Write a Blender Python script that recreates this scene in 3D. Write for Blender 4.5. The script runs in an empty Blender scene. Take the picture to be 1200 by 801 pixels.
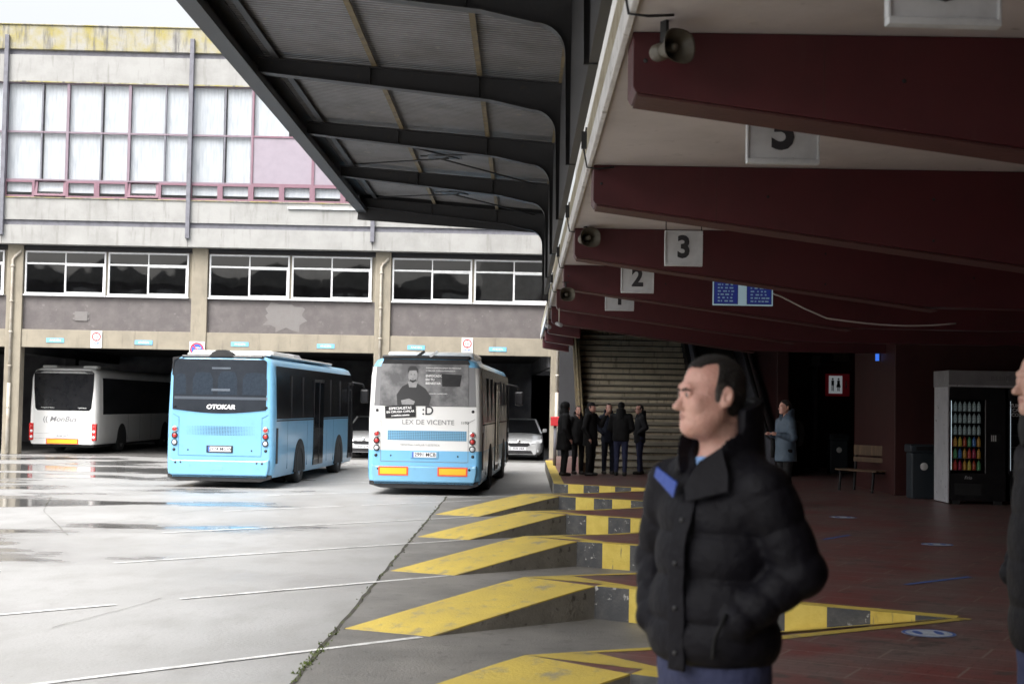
import bpy, bmesh, math, random
import numpy as np
from mathutils import Vector, Matrix
from mathutils.geometry import tessellate_polygon
random.seed(7); rnd = random.Random(11)
R = math.radians
scn = bpy.context.scene
col = scn.collection

# ------------------------------------------------------------------ materials
def mat(name, base, rough=.6, metal=0., var=None, var2=None, bump=None, streak=None, spec=.5, coat=0., emit=None, sheen=0.):
    """procedural material: var=(scale, colour) patches, var2 the same, streak=(scale, colour) vertical runs, bump=(scale, strength)"""
    m = bpy.data.materials.new(name); m.use_nodes = True
    nt = m.node_tree; N = nt.nodes; L = nt.links; b = N['Principled BSDF']
    b.inputs['Roughness'].default_value = rough; b.inputs['Metallic'].default_value = metal
    b.inputs['Specular IOR Level'].default_value = spec
    if coat: b.inputs['Coat Weight'].default_value = coat; b.inputs['Coat Roughness'].default_value = .08
    if sheen: b.inputs['Sheen Weight'].default_value = sheen
    tc = N.new('ShaderNodeTexCoord')
    def rgb(c):
        n = N.new('ShaderNodeRGB'); n.outputs[0].default_value = (*c, 1); return n.outputs[0]
    cur = rgb(base)
    def layer(cur, scale, colr, lo, hi, sc3=(1, 1, 1), detail=8):
        mp = N.new('ShaderNodeMapping'); mp.inputs['Scale'].default_value = sc3; L.new(tc.outputs['Object'], mp.inputs[0])
        nz = N.new('ShaderNodeTexNoise'); nz.inputs['Scale'].default_value = scale; nz.inputs['Detail'].default_value = detail
        nz.inputs['Roughness'].default_value = .62
        L.new(mp.outputs[0], nz.inputs['Vector'])
        mr = N.new('ShaderNodeMapRange'); mr.inputs[1].default_value = lo; mr.inputs[2].default_value = hi; L.new(nz.outputs[0], mr.inputs[0])
        mx = N.new('ShaderNodeMix'); mx.data_type = 'RGBA'; L.new(mr.outputs[0], mx.inputs[0]); L.new(cur, mx.inputs[6]); L.new(rgb(colr), mx.inputs[7])
        return mx.outputs[2]
    if var: cur = layer(cur, var[0], var[1], *(var[2:] or (.42, .68)))
    if var2: cur = layer(cur, var2[0], var2[1], *(var2[2:] or (.5, .62)))
    if streak: cur = layer(cur, streak[0], streak[1], *(streak[2:] or (.5, .7)), sc3=(1, 1, .12))
    L.new(cur, b.inputs['Base Color'])
    if bump:
        nz = N.new('ShaderNodeTexNoise'); nz.inputs['Scale'].default_value = bump[0]; nz.inputs['Detail'].default_value = 6
        L.new(tc.outputs['Object'], nz.inputs['Vector'])
        bp = N.new('ShaderNodeBump'); bp.inputs['Strength'].default_value = bump[1]; bp.inputs['Distance'].default_value = .02
        L.new(nz.outputs[0], bp.inputs['Height']); L.new(bp.outputs[0], b.inputs['Normal'])
    if emit:
        b.inputs['Emission Color'].default_value = (*emit[0], 1); b.inputs['Emission Strength'].default_value = emit[1]
    return m

def glass(name, tint=(.8, .85, .87), refl=1.45, rough=.02, wave=0):
    m = bpy.data.materials.new(name); m.use_nodes = True; nt = m.node_tree; N = nt.nodes; L = nt.links
    N.remove(N['Principled BSDF']); out = N['Material Output']
    t = N.new('ShaderNodeBsdfTransparent'); t.inputs[0].default_value = (*tint, 1)
    g = N.new('ShaderNodeBsdfGlossy'); g.inputs['Roughness'].default_value = rough
    fr = N.new('ShaderNodeFresnel'); fr.inputs[0].default_value = refl
    if wave:
        tc = N.new('ShaderNodeTexCoord'); nz = N.new('ShaderNodeTexNoise'); nz.inputs['Scale'].default_value = .9; nz.inputs['Detail'].default_value = 1; L.new(tc.outputs['Object'], nz.inputs['Vector'])
        bp = N.new('ShaderNodeBump'); bp.inputs['Distance'].default_value = .1; bp.inputs['Strength'].default_value = .05; L.new(nz.outputs[0], bp.inputs['Height']); L.new(bp.outputs[0], g.inputs['Normal'])
    mx = N.new('ShaderNodeMixShader'); ge = N.new('ShaderNodeNewGeometry'); iv = N.new('ShaderNodeMath'); iv.operation = 'SUBTRACT'; iv.inputs[0].default_value = 1; L.new(ge.outputs['Backfacing'], iv.inputs[1])
    ml = N.new('ShaderNodeMath'); ml.operation = 'MULTIPLY'; L.new(fr.outputs[0], ml.inputs[0]); L.new(iv.outputs[0], ml.inputs[1])
    L.new(ml.outputs[0], mx.inputs[0]); L.new(t.outputs[0], mx.inputs[1]); L.new(g.outputs[0], mx.inputs[2])
    L.new(mx.outputs[0], out.inputs[0]); return m

M = {}
M['concrete'] = mat('concrete', (.35, .348, .338), .85, var=(1.2, (.285, .282, .272)), streak=(4.5, (.20, .195, .18), .55, .76), bump=(25, .25))
M['concrete_parapet'] = mat('concrete_parapet', (.34, .33, .30), .9, var=(1.6, (.33, .285, .10), .38, .62), streak=(6, (.14, .135, .13), .5, .68), bump=(25, .4))
M['concrete_beam'] = mat('concrete_beam', (.31, .275, .215), .85, var=(1.5, (.24, .215, .17)), streak=(4, (.17, .15, .12), .56, .75), bump=(30, .3))
M['plaster'] = mat('plaster', (.125, .112, .112), .9, var=(2.5, (.16, .145, .142)), var2=(6, (.20, .185, .18), .62, .72), bump=(60, .5))
M['plaster_patch'] = mat('plaster_patch', (.20, .19, .185), .9, var=(6, (.19, .175, .17)), bump=(60, .5))
M['steel_grey'] = mat('steel_grey', (.17, .17, .20), .55, var=(5, (.12, .12, .14)))
M['white_alu'] = mat('white_alu', (.68, .69, .70), .4, var=(4, (.55, .56, .57)))
M['magenta'] = mat('magenta', (.225, .125, .16), .6, var=(3, (.185, .10, .13)))
M['mauve_frame'] = mat('mauve_frame', (.235, .185, .22), .6, var=(3, (.20, .15, .185)))
M['mauve'] = mat('mauve', (.30, .26, .305), .4, var=(3, (.27, .235, .275)))
M['blind'] = mat('blind', (.43, .46, .49), .8, streak=(14, (.33, .36, .40), .45, .7))
M['glass'] = glass('glass', (1, 1, 1))
M['glass_dark'] = glass('glass_dark', (.5, .54, .58), 1.8, wave=.05)
M['glass_bus'] = glass('glass_bus', (.8, .83, .86), 1.5)
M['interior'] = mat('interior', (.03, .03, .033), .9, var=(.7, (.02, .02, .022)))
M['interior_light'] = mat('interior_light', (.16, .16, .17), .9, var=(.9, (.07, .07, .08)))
M['dark_steel'] = mat('dark_steel', (.030, .030, .033), .5, var=(3, (.028, .027, .028)), var2=(14, (.055, .045, .035), .6, .7), bump=(40, .1))
M['rust_steel'] = mat('rust_steel', (.17, .13, .065), .7, var=(7, (.09, .07, .05)), bump=(40, .2))
M['sheet'] = mat('sheet', (.20, .195, .20), .45, metal=.25, var=(1.6, (.14, .135, .135)), var2=(5, (.25, .235, .21), .62, .7))
M['soffit'] = mat('soffit', (.58, .53, .515), .85, var=(.8, (.46, .42, .405)), var2=(5, (.30, .27, .25), .62, .74), bump=(12, .12))
M['fascia'] = mat('fascia', (.42, .38, .29), .85, var=(3, (.28, .24, .16)), var2=(9, (.17, .12, .07), .58, .7), bump=(25, .4))
M['fascia_white'] = mat('fascia_white', (.74, .73, .72), .8, var=(3, (.58, .57, .56)), var2=(11, (.36, .33, .28), .6, .7), bump=(25, .3))
M['oxblood'] = mat('oxblood', (.082, .014, .018), .45, var=(1.3, (.060, .011, .014)), var2=(19, (.14, .06, .055), .71, .75), streak=(7, (.085, .026, .027), .6, .8), bump=(9, .1))
M['oxblood_edge'] = mat('oxblood_edge', (.075, .022, .020), .6, var=(5, (.058, .016, .016)), var2=(16, (.25, .19, .16), .70, .74), bump=(30, .2))
M['wall_red'] = mat('wall_red', (.060, .017, .016), .5, var=(1.2, (.045, .013, .013)), bump=(20, .1))
M['wall_dark'] = mat('wall_dark', (.05, .020, .021), .6, var=(1.2, (.025, .014, .015)))
M['yellow'] = mat('yellow', (.66, .50, .10), .6, var=(1.6, (.54, .41, .10), .35, .65), var2=(6, (.34, .29, .18), .54, .70), bump=(40, .25))
M['yellow_kerb'] = mat('yellow_kerb', (.72, .56, .12), .7, var=(4, (.60, .44, .07)), streak=(22, (.25, .2, .1), .62, .72), bump=(40, .3))
M['black_kerb'] = mat('black_kerb', (.060, .062, .066), .7, var=(6, (.11, .108, .105)), var2=(13, (.42, .41, .39), .62, .67), bump=(40, .3))
M['kerb_concrete'] = mat('kerb_concrete', (.25, .235, .205), .9, var=(3, (.17, .155, .13)), var2=(10, (.08, .07, .06), .58, .68), bump=(40, .5))
M['white_paint'] = mat('white_paint', (.72, .72, .71), .7, var=(5, (.42, .42, .41), .5, .66))
M['stair'] = mat('stair', (.74, .65, .48), .8, var=(2, (.54, .46, .33)), streak=(8, (.22, .17, .11), .55, .75), bump=(30, .2))
M['shade_tread'] = mat('shade_tread', (.10, .082, .06), .8, var=(4, (.07, .06, .045)))  # dark tone also stands for the shadow under each nosing
M['rubber'] = mat('rubber', (.018, .018, .019), .8, var=(12, (.03, .03, .03)), bump=(60, .2))
M['black'] = mat('black', (.011, .011, .013), .35, var=(5, (.022, .022, .024)))
M['black_matte'] = mat('black_matte', (.02, .02, .022), .8, var=(5, (.03, .03, .03)))
M['bus_blue'] = mat('bus_blue', (.19, .44, .66), .32, coat=.4, var=(1.8, (.175, .41, .62)), var2=(5, (.15, .34, .51), .58, .8))
M['bus_blue_dark'] = mat('bus_blue_dark', (.07, .19, .32), .35, var=(8, (.04, .1, .17)))
M['bus_white'] = mat('bus_white', (.80, .80, .79), .3, coat=.5, var=(2, (.74, .74, .725)))
M['silver'] = mat('silver', (.56, .57, .58), .28, metal=.35, coat=.6)
M['chrome'] = mat('chrome', (.7, .7, .72), .15, metal=1)
M['seat_fabric'] = mat('seat_fabric', (.075, .088, .105), .9, var=(20, (.055, .065, .08)))
M['lamp_red'] = mat('lamp_red', (.55, .03, .03), .15, coat=.6)
M['lamp_white'] = mat('lamp_white', (.7, .72, .74), .12, coat=.6)
M['lamp_orange'] = mat('lamp_orange', (.85, .35, .04), .2)
M['reflector'] = mat('reflector', (.90, .50, .03), .3)
M['reflector_red'] = mat('reflector_red', (.80, .10, .05), .3)
M['plate'] = mat('plate', (.78, .79, .82), .4)
M['plate_blue'] = mat('plate_blue', (.08, .16, .55), .4)
M['text_dark'] = mat('text_dark', (.03, .03, .035), .6)
M['text_grey'] = mat('text_grey', (.22, .22, .23), .6)
M['text_white'] = mat('text_white', (.85, .85, .85), .5)
M['sign_white'] = mat('sign_white', (.62, .64, .66), .6, var=(5, (.50, .52, .54)), var2=(22, (.3, .28, .25), .68, .74))
M['sign_clean'] = mat('sign_clean', (.8, .8, .8), .5)
M['sign_red'] = mat('sign_red', (.62, .04, .05), .5)
M['sign_blue'] = mat('sign_blue', (.05, .13, .55), .5)
M['tag_blue'] = mat('tag_blue', (.16, .48, .80), .5, var=(9, (.22, .5, .75)))
M['screen'] = mat('screen', (.02, .03, .12), .3, emit=((.02, .035, .25), .20))
M['screen_text'] = mat('screen_text', (.3, .5, .5), .3, emit=((.35, .5, .45), .10))
M['screen_frame'] = mat('screen_frame', (.55, .68, .72), .4, emit=((.35, .55, .65), .16))
M['pipe'] = mat('pipe', (.50, .47, .41), .6, var=(4, (.35, .3, .24)))
M['horn'] = mat('horn', (.13, .12, .095), .45, var=(9, (.07, .055, .04)))
M['cable'] = mat('cable', (.55, .52, .50), .6)
M['wood'] = mat('wood', (.11, .07, .04), .6, streak=(14, (.22, .13, .07)), bump=(20, .1))
M['bin'] = mat('bin', (.028, .038, .048), .5)
M['vend_white'] = mat('vend_white', (.62, .63, .66), .45, var=(3, (.52, .53, .56)), var2=(11, (.12, .12, .12), .64, .69))
M['vend_grey'] = mat('vend_grey', (.33, .33, .34), .5, var=(3, (.26, .26, .27)), var2=(8, (.45, .45, .46), .62, .7))
M['vend_light'] = mat('vend_light', (.8, .9, .95), .3, emit=((.75, .9, 1.), .7))
M['tape_blue'] = mat('tape_blue', (.10, .18, .50), .5)
M['sticker'] = mat('sticker', (.55, .60, .68), .6, var=(9, (.40, .46, .56)))
M['moss'] = mat('moss', (.10, .14, .03), .95, var=(10, (.05, .055, .03)), bump=(40, 1))
M['skin'] = mat('skin', (.68, .40, .32), .38, var=(9, (.62, .31, .25), .42, .7), var2=(60, (.54, .30, .24), .58, .75), bump=(110, .3)); M['skin'].node_tree.nodes['Principled BSDF'].inputs['Subsurface Weight'].default_value = .12
M['skin'].node_tree.nodes['Principled BSDF'].inputs['Subsurface Radius'].default_value = (.012, .005, .003)
M['skin_pale'] = mat('skin_pale', (.56, .34, .27), .5, var=(14, (.48, .27, .21), .4, .75))
M['lips'] = mat('lips', (.42, .20, .16), .5)
M['hair'] = mat('hair', (.014, .010, .008), .5, var=(60, (.04, .032, .027), .5, .72), bump=(150, .8))
M['hair_grey'] = mat('hair_grey', (.07, .06, .052), .6, var=(60, (.16, .145, .13), .45, .7), bump=(150, .8))
M['eye'] = mat('eye', (.30, .26, .25), .15); M['iris'] = mat('iris', (.05, .03, .02), .1)
M['jacket'] = mat('jacket', (.0048, .0043, .0070), .6, var=(9, (.007, .0065, .010)), bump=(24, .5), spec=.18)
M['jacket_inner'] = mat('jacket_inner', (.006, .006, .007), .9, bump=(60, .3))
M['lining'] = mat('lining', (.03, .07, .33), .5, bump=(40, .3))
M['shirt'] = mat('shirt', (.22, .38, .68), .7, bump=(60, .2))
M['jeans'] = mat('jeans', (.028, .034, .085), .85, var=(9, (.042, .05, .11)), bump=(26, .6))
M['cloth_black'] = mat('cloth_black', (.006, .006, .007), .85, bump=(20, .4))
M['cloth_navy'] = mat('cloth_navy', (.012, .016, .032), .85, bump=(20, .4))
M['cloth_grey'] = mat('cloth_grey', (.02, .02, .023), .85, bump=(20, .4))
M['cloth_steel'] = mat('cloth_steel', (.085, .125, .175), .6, var=(8, (.065, .10, .14)), bump=(20, .4))
M['shoe'] = mat('shoe', (.02, .018, .016), .5)

# ------------------------------------------------------------------ mesh builder
class MB:
    def __init__(s): s.v = []; s.f = []; s.mi = []; s.sm = []
    def add(s, vs, fs, mi=0, smooth=False):
        o = len(s.v); s.v += [tuple(p) for p in vs]
        for f in fs: s.f.append([i + o for i in f]); s.mi.append(mi); s.sm.append(smooth)
        return s
    def box(s, x0, x1, y0, y1, z0, z1, mi=0, rot=None, org=None):
        vs = [Vector((x, y, z)) for z in (z0, z1) for y in (y0, y1) for x in (x0, x1)]
        if rot is not None:
            o = Vector(org or ((x0 + x1) / 2, (y0 + y1) / 2, (z0 + z1) / 2)); vs = [rot @ (p - o) + o for p in vs]
        return s.add(vs, [(0, 2, 3, 1), (4, 5, 7, 6), (0, 1, 5, 4), (2, 6, 7, 3), (0, 4, 6, 2), (1, 3, 7, 5)], mi)
    def bar(s, a, b, w, h, mi=0, up=(0, 0, 1)):
        a = Vector(a); b = Vector(b); d = (b - a).normalized(); u = Vector(up)
        r = d.cross(u).normalized(); u = r.cross(d).normalized()
        vs = [p + r * (w / 2 * i) + u * (h / 2 * j) for p in (a, b) for i, j in ((-1, -1), (1, -1), (1, 1), (-1, 1))]
        return s.add(vs, [(0, 1, 2, 3), (4, 7, 6, 5), (0, 4, 5, 1), (1, 5, 6, 2), (2, 6, 7, 3), (3, 7, 4, 0)], mi)
    def tube(s, pts, r, n=10, mi=0, caps=True):
        pts = [Vector(p) for p in pts]; rs = r if isinstance(r, (list, tuple)) else [r] * len(pts); rings = []; pu = None
        for i, p in enumerate(pts):
            d = (pts[min(i + 1, len(pts) - 1)] - pts[max(i - 1, 0)]).normalized()
            u = pu or (Vector((0, 0, 1)) if abs(d.z) < .9 else Vector((1, 0, 0)))
            a = d.cross(u).normalized(); b = a.cross(d).normalized(); pu = b
            rings.append([p + (a * math.cos(t) + b * math.sin(t)) * rs[i] for t in [2 * math.pi * k / n for k in range(n)]])
        vs = [q for g in rings for q in g]
        fs = [(i * n + k, i * n + (k + 1) % n, (i + 1) * n + (k + 1) % n, (i + 1) * n + k) for i in range(len(pts) - 1) for k in range(n)]
        s.add(vs, fs, mi, True)
        if caps: s.add(rings[0], [tuple(range(n))[::-1]], mi); s.add(rings[-1], [tuple(range(n))], mi)
        return s
    def lathe(s, prof, c=(0, 0, 0), axis='z', n=24, mi=0, smooth=True):
        c = Vector(c); vs = []
        for r, h in prof:
            for k in range(n):
                t = 2 * math.pi * k / n; a, b = r * math.cos(t), r * math.sin(t)
                vs.append(c + Vector({'z': (a, b, h), 'x': (h, a, b), 'y': (b, h, a)}[axis]))
        fs = [(i * n + k, i * n + (k + 1) % n, (i + 1) * n + (k + 1) % n, (i + 1) * n + k) for i in range(len(prof) - 1) for k in range(n)]
        return s.add(vs, fs, mi, smooth)
    def prism(s, poly, z0, z1, axis='z', mi=0, mi_top=None, mi_side=None, bottom=True):
        """poly: 2D outline; axis z: (x,y), axis y: (x,z), axis x: (y,z). extruded from z0 to z1 along the axis"""
        n = len(poly); f = {'z': lambda a, b, h: (a, b, h), 'y': lambda a, b, h: (a, h, b), 'x': lambda a, b, h: (h, a, b)}[axis]
        lo = [f(a, b, z0) for a, b in poly]; hi = [f(a, b, z1) for a, b in poly]
        tr = tessellate_polygon([[Vector((a, b, 0)) for a, b in poly]])
        s.add(hi, [tuple(t) for t in tr], mi if mi_top is None else mi_top)
        if bottom: s.add(lo, [tuple(t)[::-1] for t in tr], mi)
        s.add(lo + hi, [(i, (i + 1) % n, n + (i + 1) % n, n + i) for i in range(n)], mi if mi_side is None else mi_side)
        return s
    def build(s, name, mats, parent=None, bevel=0, loc=None, rot=None, seg=2, fix=True):
        me = bpy.data.meshes.new(name); me.from_pydata(s.v, [], s.f)
        for m in (mats if isinstance(mats, (list, tuple)) else [mats]): me.materials.append(M[m] if isinstance(m, str) else m)
        me.polygons.foreach_set('material_index', s.mi); me.polygons.foreach_set('use_smooth', s.sm); me.update()
        if fix:
            bm = bmesh.new(); bm.from_mesh(me); bmesh.ops.remove_doubles(bm, verts=bm.verts, dist=1e-5)
            bmesh.ops.recalc_face_normals(bm, faces=bm.faces); bm.to_mesh(me); bm.free()
        o = bpy.data.objects.new(name, me); col.objects.link(o); o.parent = parent
        if loc: o.location = loc
        if rot: o.rotation_euler = rot
        if bevel:
            b = o.modifiers.new('bevel', 'BEVEL'); b.width = bevel; b.segments = seg; b.limit_method = 'ANGLE'; b.angle_limit = R(40)
            b.harden_normals = False
        return o

def tag(o, label=None, cat=None, group=None, kind=None):
    if label: o['label'] = label
    if cat: o['category'] = cat
    if group: o['group'] = group
    if kind: o['kind'] = kind
    return o
def empty(name, loc, rz, label, cat, group=None, kind=None):
    o = bpy.data.objects.new(name, None); col.objects.link(o); o.location = loc; o.rotation_euler = (0, 0, rz); o.empty_display_size = .2
    return tag(o, label, cat, group, kind)
def copy_tree(o, parent=None, label=None):
    c = o.copy(); col.objects.link(c); c.parent = parent
    if label: c['label'] = label
    for ch in list(o.children): copy_tree(ch, c)
    return c
def text(body, size, m, name='lettering', parent=None, loc=(0, 0, 0), rot=(R(90), 0, 0), bold=0, thick=.002, sx=1, shear=0, align='CENTER'):
    cu = bpy.data.curves.new(name, 'FONT'); cu.body = body; cu.size = size; cu.align_x = align; cu.align_y = 'CENTER'
    cu.extrude = thick; cu.offset = bold; cu.shear = shear; cu.resolution_u = 3
    t = bpy.data.objects.new('tmp', cu); col.objects.link(t); bpy.context.view_layer.update()
    me = bpy.data.meshes.new_from_object(t); bpy.data.objects.remove(t); me.name = name
    me.materials.clear(); me.materials.append(M[m])
    for v in me.vertices: v.co.x *= sx
    o = bpy.data.objects.new(name, me); col.objects.link(o); o.parent = parent; o.location = loc; o.rotation_euler = rot
    return o
def struct(o, label=None): o['kind'] = 'structure'; return tag(o, label)
# ------------------------------------------------------------------ ground
def ground_material():
    m = bpy.data.materials.new('road_concrete'); m.use_nodes = True; nt = m.node_tree; N = nt.nodes; L = nt.links; b = N['Principled BSDF']
    tc = N.new('ShaderNodeTexCoord')
    def noise(scale, sc3=(1, 1, 1), det=8, lo=.4, hi=.6, dist=0):
        mp = N.new('ShaderNodeMapping'); mp.inputs['Scale'].default_value = sc3; L.new(tc.outputs['Object'], mp.inputs[0])
        n = N.new('ShaderNodeTexNoise'); n.inputs['Scale'].default_value = scale; n.inputs['Detail'].default_value = det; n.inputs['Distortion'].default_value = dist
        n.inputs['Roughness'].default_value = .6
        L.new(mp.outputs[0], n.inputs['Vector']); r = N.new('ShaderNodeMapRange'); r.inputs[1].default_value = lo; r.inputs[2].default_value = hi
        L.new(n.outputs[0], r.inputs[0]); return r.outputs[0]
    def mix(f, a, c):
        x = N.new('ShaderNodeMix'); x.data_type = 'RGBA'; L.new(f, x.inputs[0])
        for i, q in ((6, a), (7, c)):
            if isinstance(q, tuple): x.inputs[i].default_value = (*q, 1)
            else: L.new(q, x.inputs[i])
        return x.outputs[2]
    c = mix(noise(.35, lo=.35, hi=.65), (.385, .383, .378), (.315, .313, .306))
    c = mix(noise(2.2, (1, .45, 1), lo=.48, hi=.75), c, (.29, .285, .275))
    c = mix(noise(18, lo=.58, hi=.75), c, (.25, .24, .23))
    # puddles: dark wet film in the hollows, more of them towards the left of the yard
    sx = N.new('ShaderNodeSeparateXYZ'); L.new(tc.outputs['Object'], sx.inputs[0])
    gx = N.new('ShaderNodeMapRange'); L.new(sx.outputs[0], gx.inputs[0]); gx.inputs[1].default_value = -2.5; gx.inputs[2].default_value = -8.5
    gx.inputs[3].default_value = -.14; gx.inputs[4].default_value = .05
    pn = N.new('ShaderNodeTexNoise'); pn.inputs['Scale'].default_value = .33; pn.inputs['Detail'].default_value = 5; pn.inputs['Roughness'].default_value = .55
    mp = N.new('ShaderNodeMapping'); mp.inputs['Scale'].default_value = (.55, 1, 1); mp.inputs['Location'].default_value = (3.1, 1.7, 0)
    L.new(tc.outputs['Object'], mp.inputs[0]); L.new(mp.outputs[0], pn.inputs['Vector'])
    ad = N.new('ShaderNodeMath'); ad.operation = 'ADD'; L.new(pn.outputs[0], ad.inputs[0]); L.new(gx.outputs[0], ad.inputs[1])
    wet = N.new('ShaderNodeMapRange'); wet.inputs[1].default_value = .52; wet.inputs[2].default_value = .60; L.new(ad.outputs[0], wet.inputs[0])
    damp = N.new('ShaderNodeMapRange'); damp.inputs[1].default_value = .44; damp.inputs[2].default_value = .56; L.new(ad.outputs[0], damp.inputs[0])
    c = mix(damp.outputs[0], c, (.31, .305, .30)); c = mix(wet.outputs[0], c, (.15, .148, .145))
    L.new(c, b.inputs['Base Color'])
    r1 = N.new('ShaderNodeMapRange'); L.new(damp.outputs[0], r1.inputs[0]); r1.inputs[3].default_value = .50; r1.inputs[4].default_value = .30
    r2 = N.new('ShaderNodeMix'); L.new(wet.outputs[0], r2.inputs[0]); L.new(r1.outputs[0], r2.inputs[2]); r2.inputs[3].default_value = .09
    L.new(r2.outputs[0], b.inputs['Roughness'])
    bn = N.new('ShaderNodeTexNoise'); bn.inputs['Scale'].default_value = 30; bn.inputs['Detail'].default_value = 6; L.new(tc.outputs['Object'], bn.inputs['Vector'])
    inv = N.new('ShaderNodeMath'); inv.operation = 'SUBTRACT'; inv.inputs[0].default_value = 1.02; L.new(wet.outputs[0], inv.inputs[1])
    sc = N.new('ShaderNodeMath'); sc.operation = 'MULTIPLY'; sc.inputs[1].default_value = .22; L.new(inv.outputs[0], sc.inputs[0])
    bp = N.new('ShaderNodeBump'); bp.inputs['Distance'].default_value = .02; L.new(sc.outputs[0], bp.inputs['Strength']); L.new(bn.outputs[0], bp.inputs['Height'])
    L.new(bp.outputs[0], b.inputs['Normal']); return m
M['road'] = ground_material()
M['asphalt'] = mat('asphalt', (.235, .225, .21), .55, var=(1.1, (.165, .16, .15), .38, .62), var2=(6, (.10, .095, .09), .58, .72), bump=(45, .35))
def brick_material():
    m = bpy.data.materials.new('brick_paving'); m.use_nodes = True; nt = m.node_tree; N = nt.nodes; L = nt.links; b = N['Principled BSDF']
    tc = N.new('ShaderNodeTexCoord'); mp = N.new('ShaderNodeMapping'); mp.inputs['Rotation'].default_value = (0, 0, R(28)); L.new(tc.outputs['Object'], mp.inputs[0])
    def nz(scale, lo, hi, det=6):
        n = N.new('ShaderNodeTexNoise'); n.inputs['Scale'].default_value = scale; n.inputs['Detail'].default_value = det; L.new(tc.outputs['Object'], n.inputs['Vector'])
        r = N.new('ShaderNodeMapRange'); r.inputs[1].default_value = lo; r.inputs[2].default_value = hi; L.new(n.outputs[0], r.inputs[0]); return r.outputs[0]
    def mixc(f, a, c):
        x = N.new('ShaderNodeMix'); x.data_type = 'RGBA'; L.new(f, x.inputs[0])
        for i, q in ((6, a), (7, c)):
            if isinstance(q, tuple): x.inputs[i].default_value = (*q, 1)
            else: L.new(q, x.inputs[i])
        return x.outputs[2]
    br = N.new('ShaderNodeTexBrick'); L.new(mp.outputs[0], br.inputs[0]); br.inputs['Scale'].default_value = 1
    br.inputs['Brick Width'].default_value = .20; br.inputs['Row Height'].default_value = .10; br.inputs['Mortar Size'].default_value = .006
    br.inputs['Mortar Smooth'].default_value = .3
    br.inputs['Color1'].default_value = (.9, .9, .9, 1); br.inputs['Color2'].default_value = (.76, .76, .76, 1); br.inputs['Mortar'].default_value = (.62, .62, .62, 1)
    big = N.new('ShaderNodeTexBrick'); L.new(mp.outputs[0], big.inputs[0]); big.inputs['Scale'].default_value = 1
    big.inputs['Brick Width'].default_value = 1.2; big.inputs['Row Height'].default_value = .42; big.inputs['Mortar Size'].default_value = .010
    big.inputs['Color1'].default_value = (0, 0, 0, 1); big.inputs['Color2'].default_value = (0, 0, 0, 1); big.inputs['Mortar'].default_value = (1, 1, 1, 1)
    c = mixc(nz(1.3, .30, .66), (.28, .085, .080), (.25, .185, .17))
    c = mixc(nz(5, .56, .68), c, (.15, .12, .11))
    mu = N.new('ShaderNodeMix'); mu.data_type = 'RGBA'; mu.blend_type = 'MULTIPLY'; mu.inputs[0].default_value = 1; L.new(c, mu.inputs[6]); L.new(br.outputs[0], mu.inputs[7])
    jf = N.new('ShaderNodeMath'); jf.operation = 'MULTIPLY'; jf.inputs[1].default_value = .7; L.new(big.outputs[0], jf.inputs[0])
    c = mixc(jf.outputs[0], mu.outputs[2], (.32, .26, .22))
    c = mixc(nz(30, .70, .74), c, (.45, .42, .40))
    L.new(c, b.inputs['Base Color']); b.inputs['Roughness'].default_value = .38
    bp = N.new('ShaderNodeBump'); bp.inputs['Strength'].default_value = .25; bp.inputs['Distance'].default_value = .01; L.new(br.outputs[0], bp.inputs['Height']); L.new(bp.outputs[0], b.inputs['Normal'])
    return m
M['brick'] = brick_material()

g = MB(); g.add([(-600, -600, 0), (600, -600, 0), (600, 900, 0), (-600, 900, 0)], [(0, 1, 2, 3)]); struct(g.build('road', 'road'))
P = 4.3
def C_(k): return (.70, 13.20 + P * k)
def T_(k): return (-1.50, 12.36 + P * k)
def N_(k): return (-.74, 12.03 + P * k)
def F_(k): return (.05, 13.80 + P * k)
def F2_(k): return (1.18, 14.32 + P * k)
def E_(k): return (3.50, 11.55 + P * k) if k < 1 else (3.10, 11.79 + P * k)
KMAX = 4
def lerp(a, b, t): return tuple(x + (y - x) * t for x, y in zip(a, b))
# darker asphalt apron of the bays
ap = [(-1.56, -26), (1.4, -26)] + [(3.9, 8), (3.9, 30)] + [(1.2, 32), (.7, 31.2), (-1.56, 29.7)]
struct(MB().prism(ap, -.05, .004, bottom=False).build('apron', 'asphalt'))
# platform outline: saw teeth
out = []
for k in range(-4, KMAX + 1):
    out += [E_(k), C_(k)] if k > -4 else [(.7, -26), C_(k)]
    if k < KMAX: out += [F_(k), F2_(k)]
out += [(.72, 43.4), (1.2, 47.5), (14.5, 47.5), (14.5, -26), (3.5, -26)]
platform = struct(MB().prism(out, -.05, .30, mi_side=1).build('platform', ['brick', 'kerb_concrete']))
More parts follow.
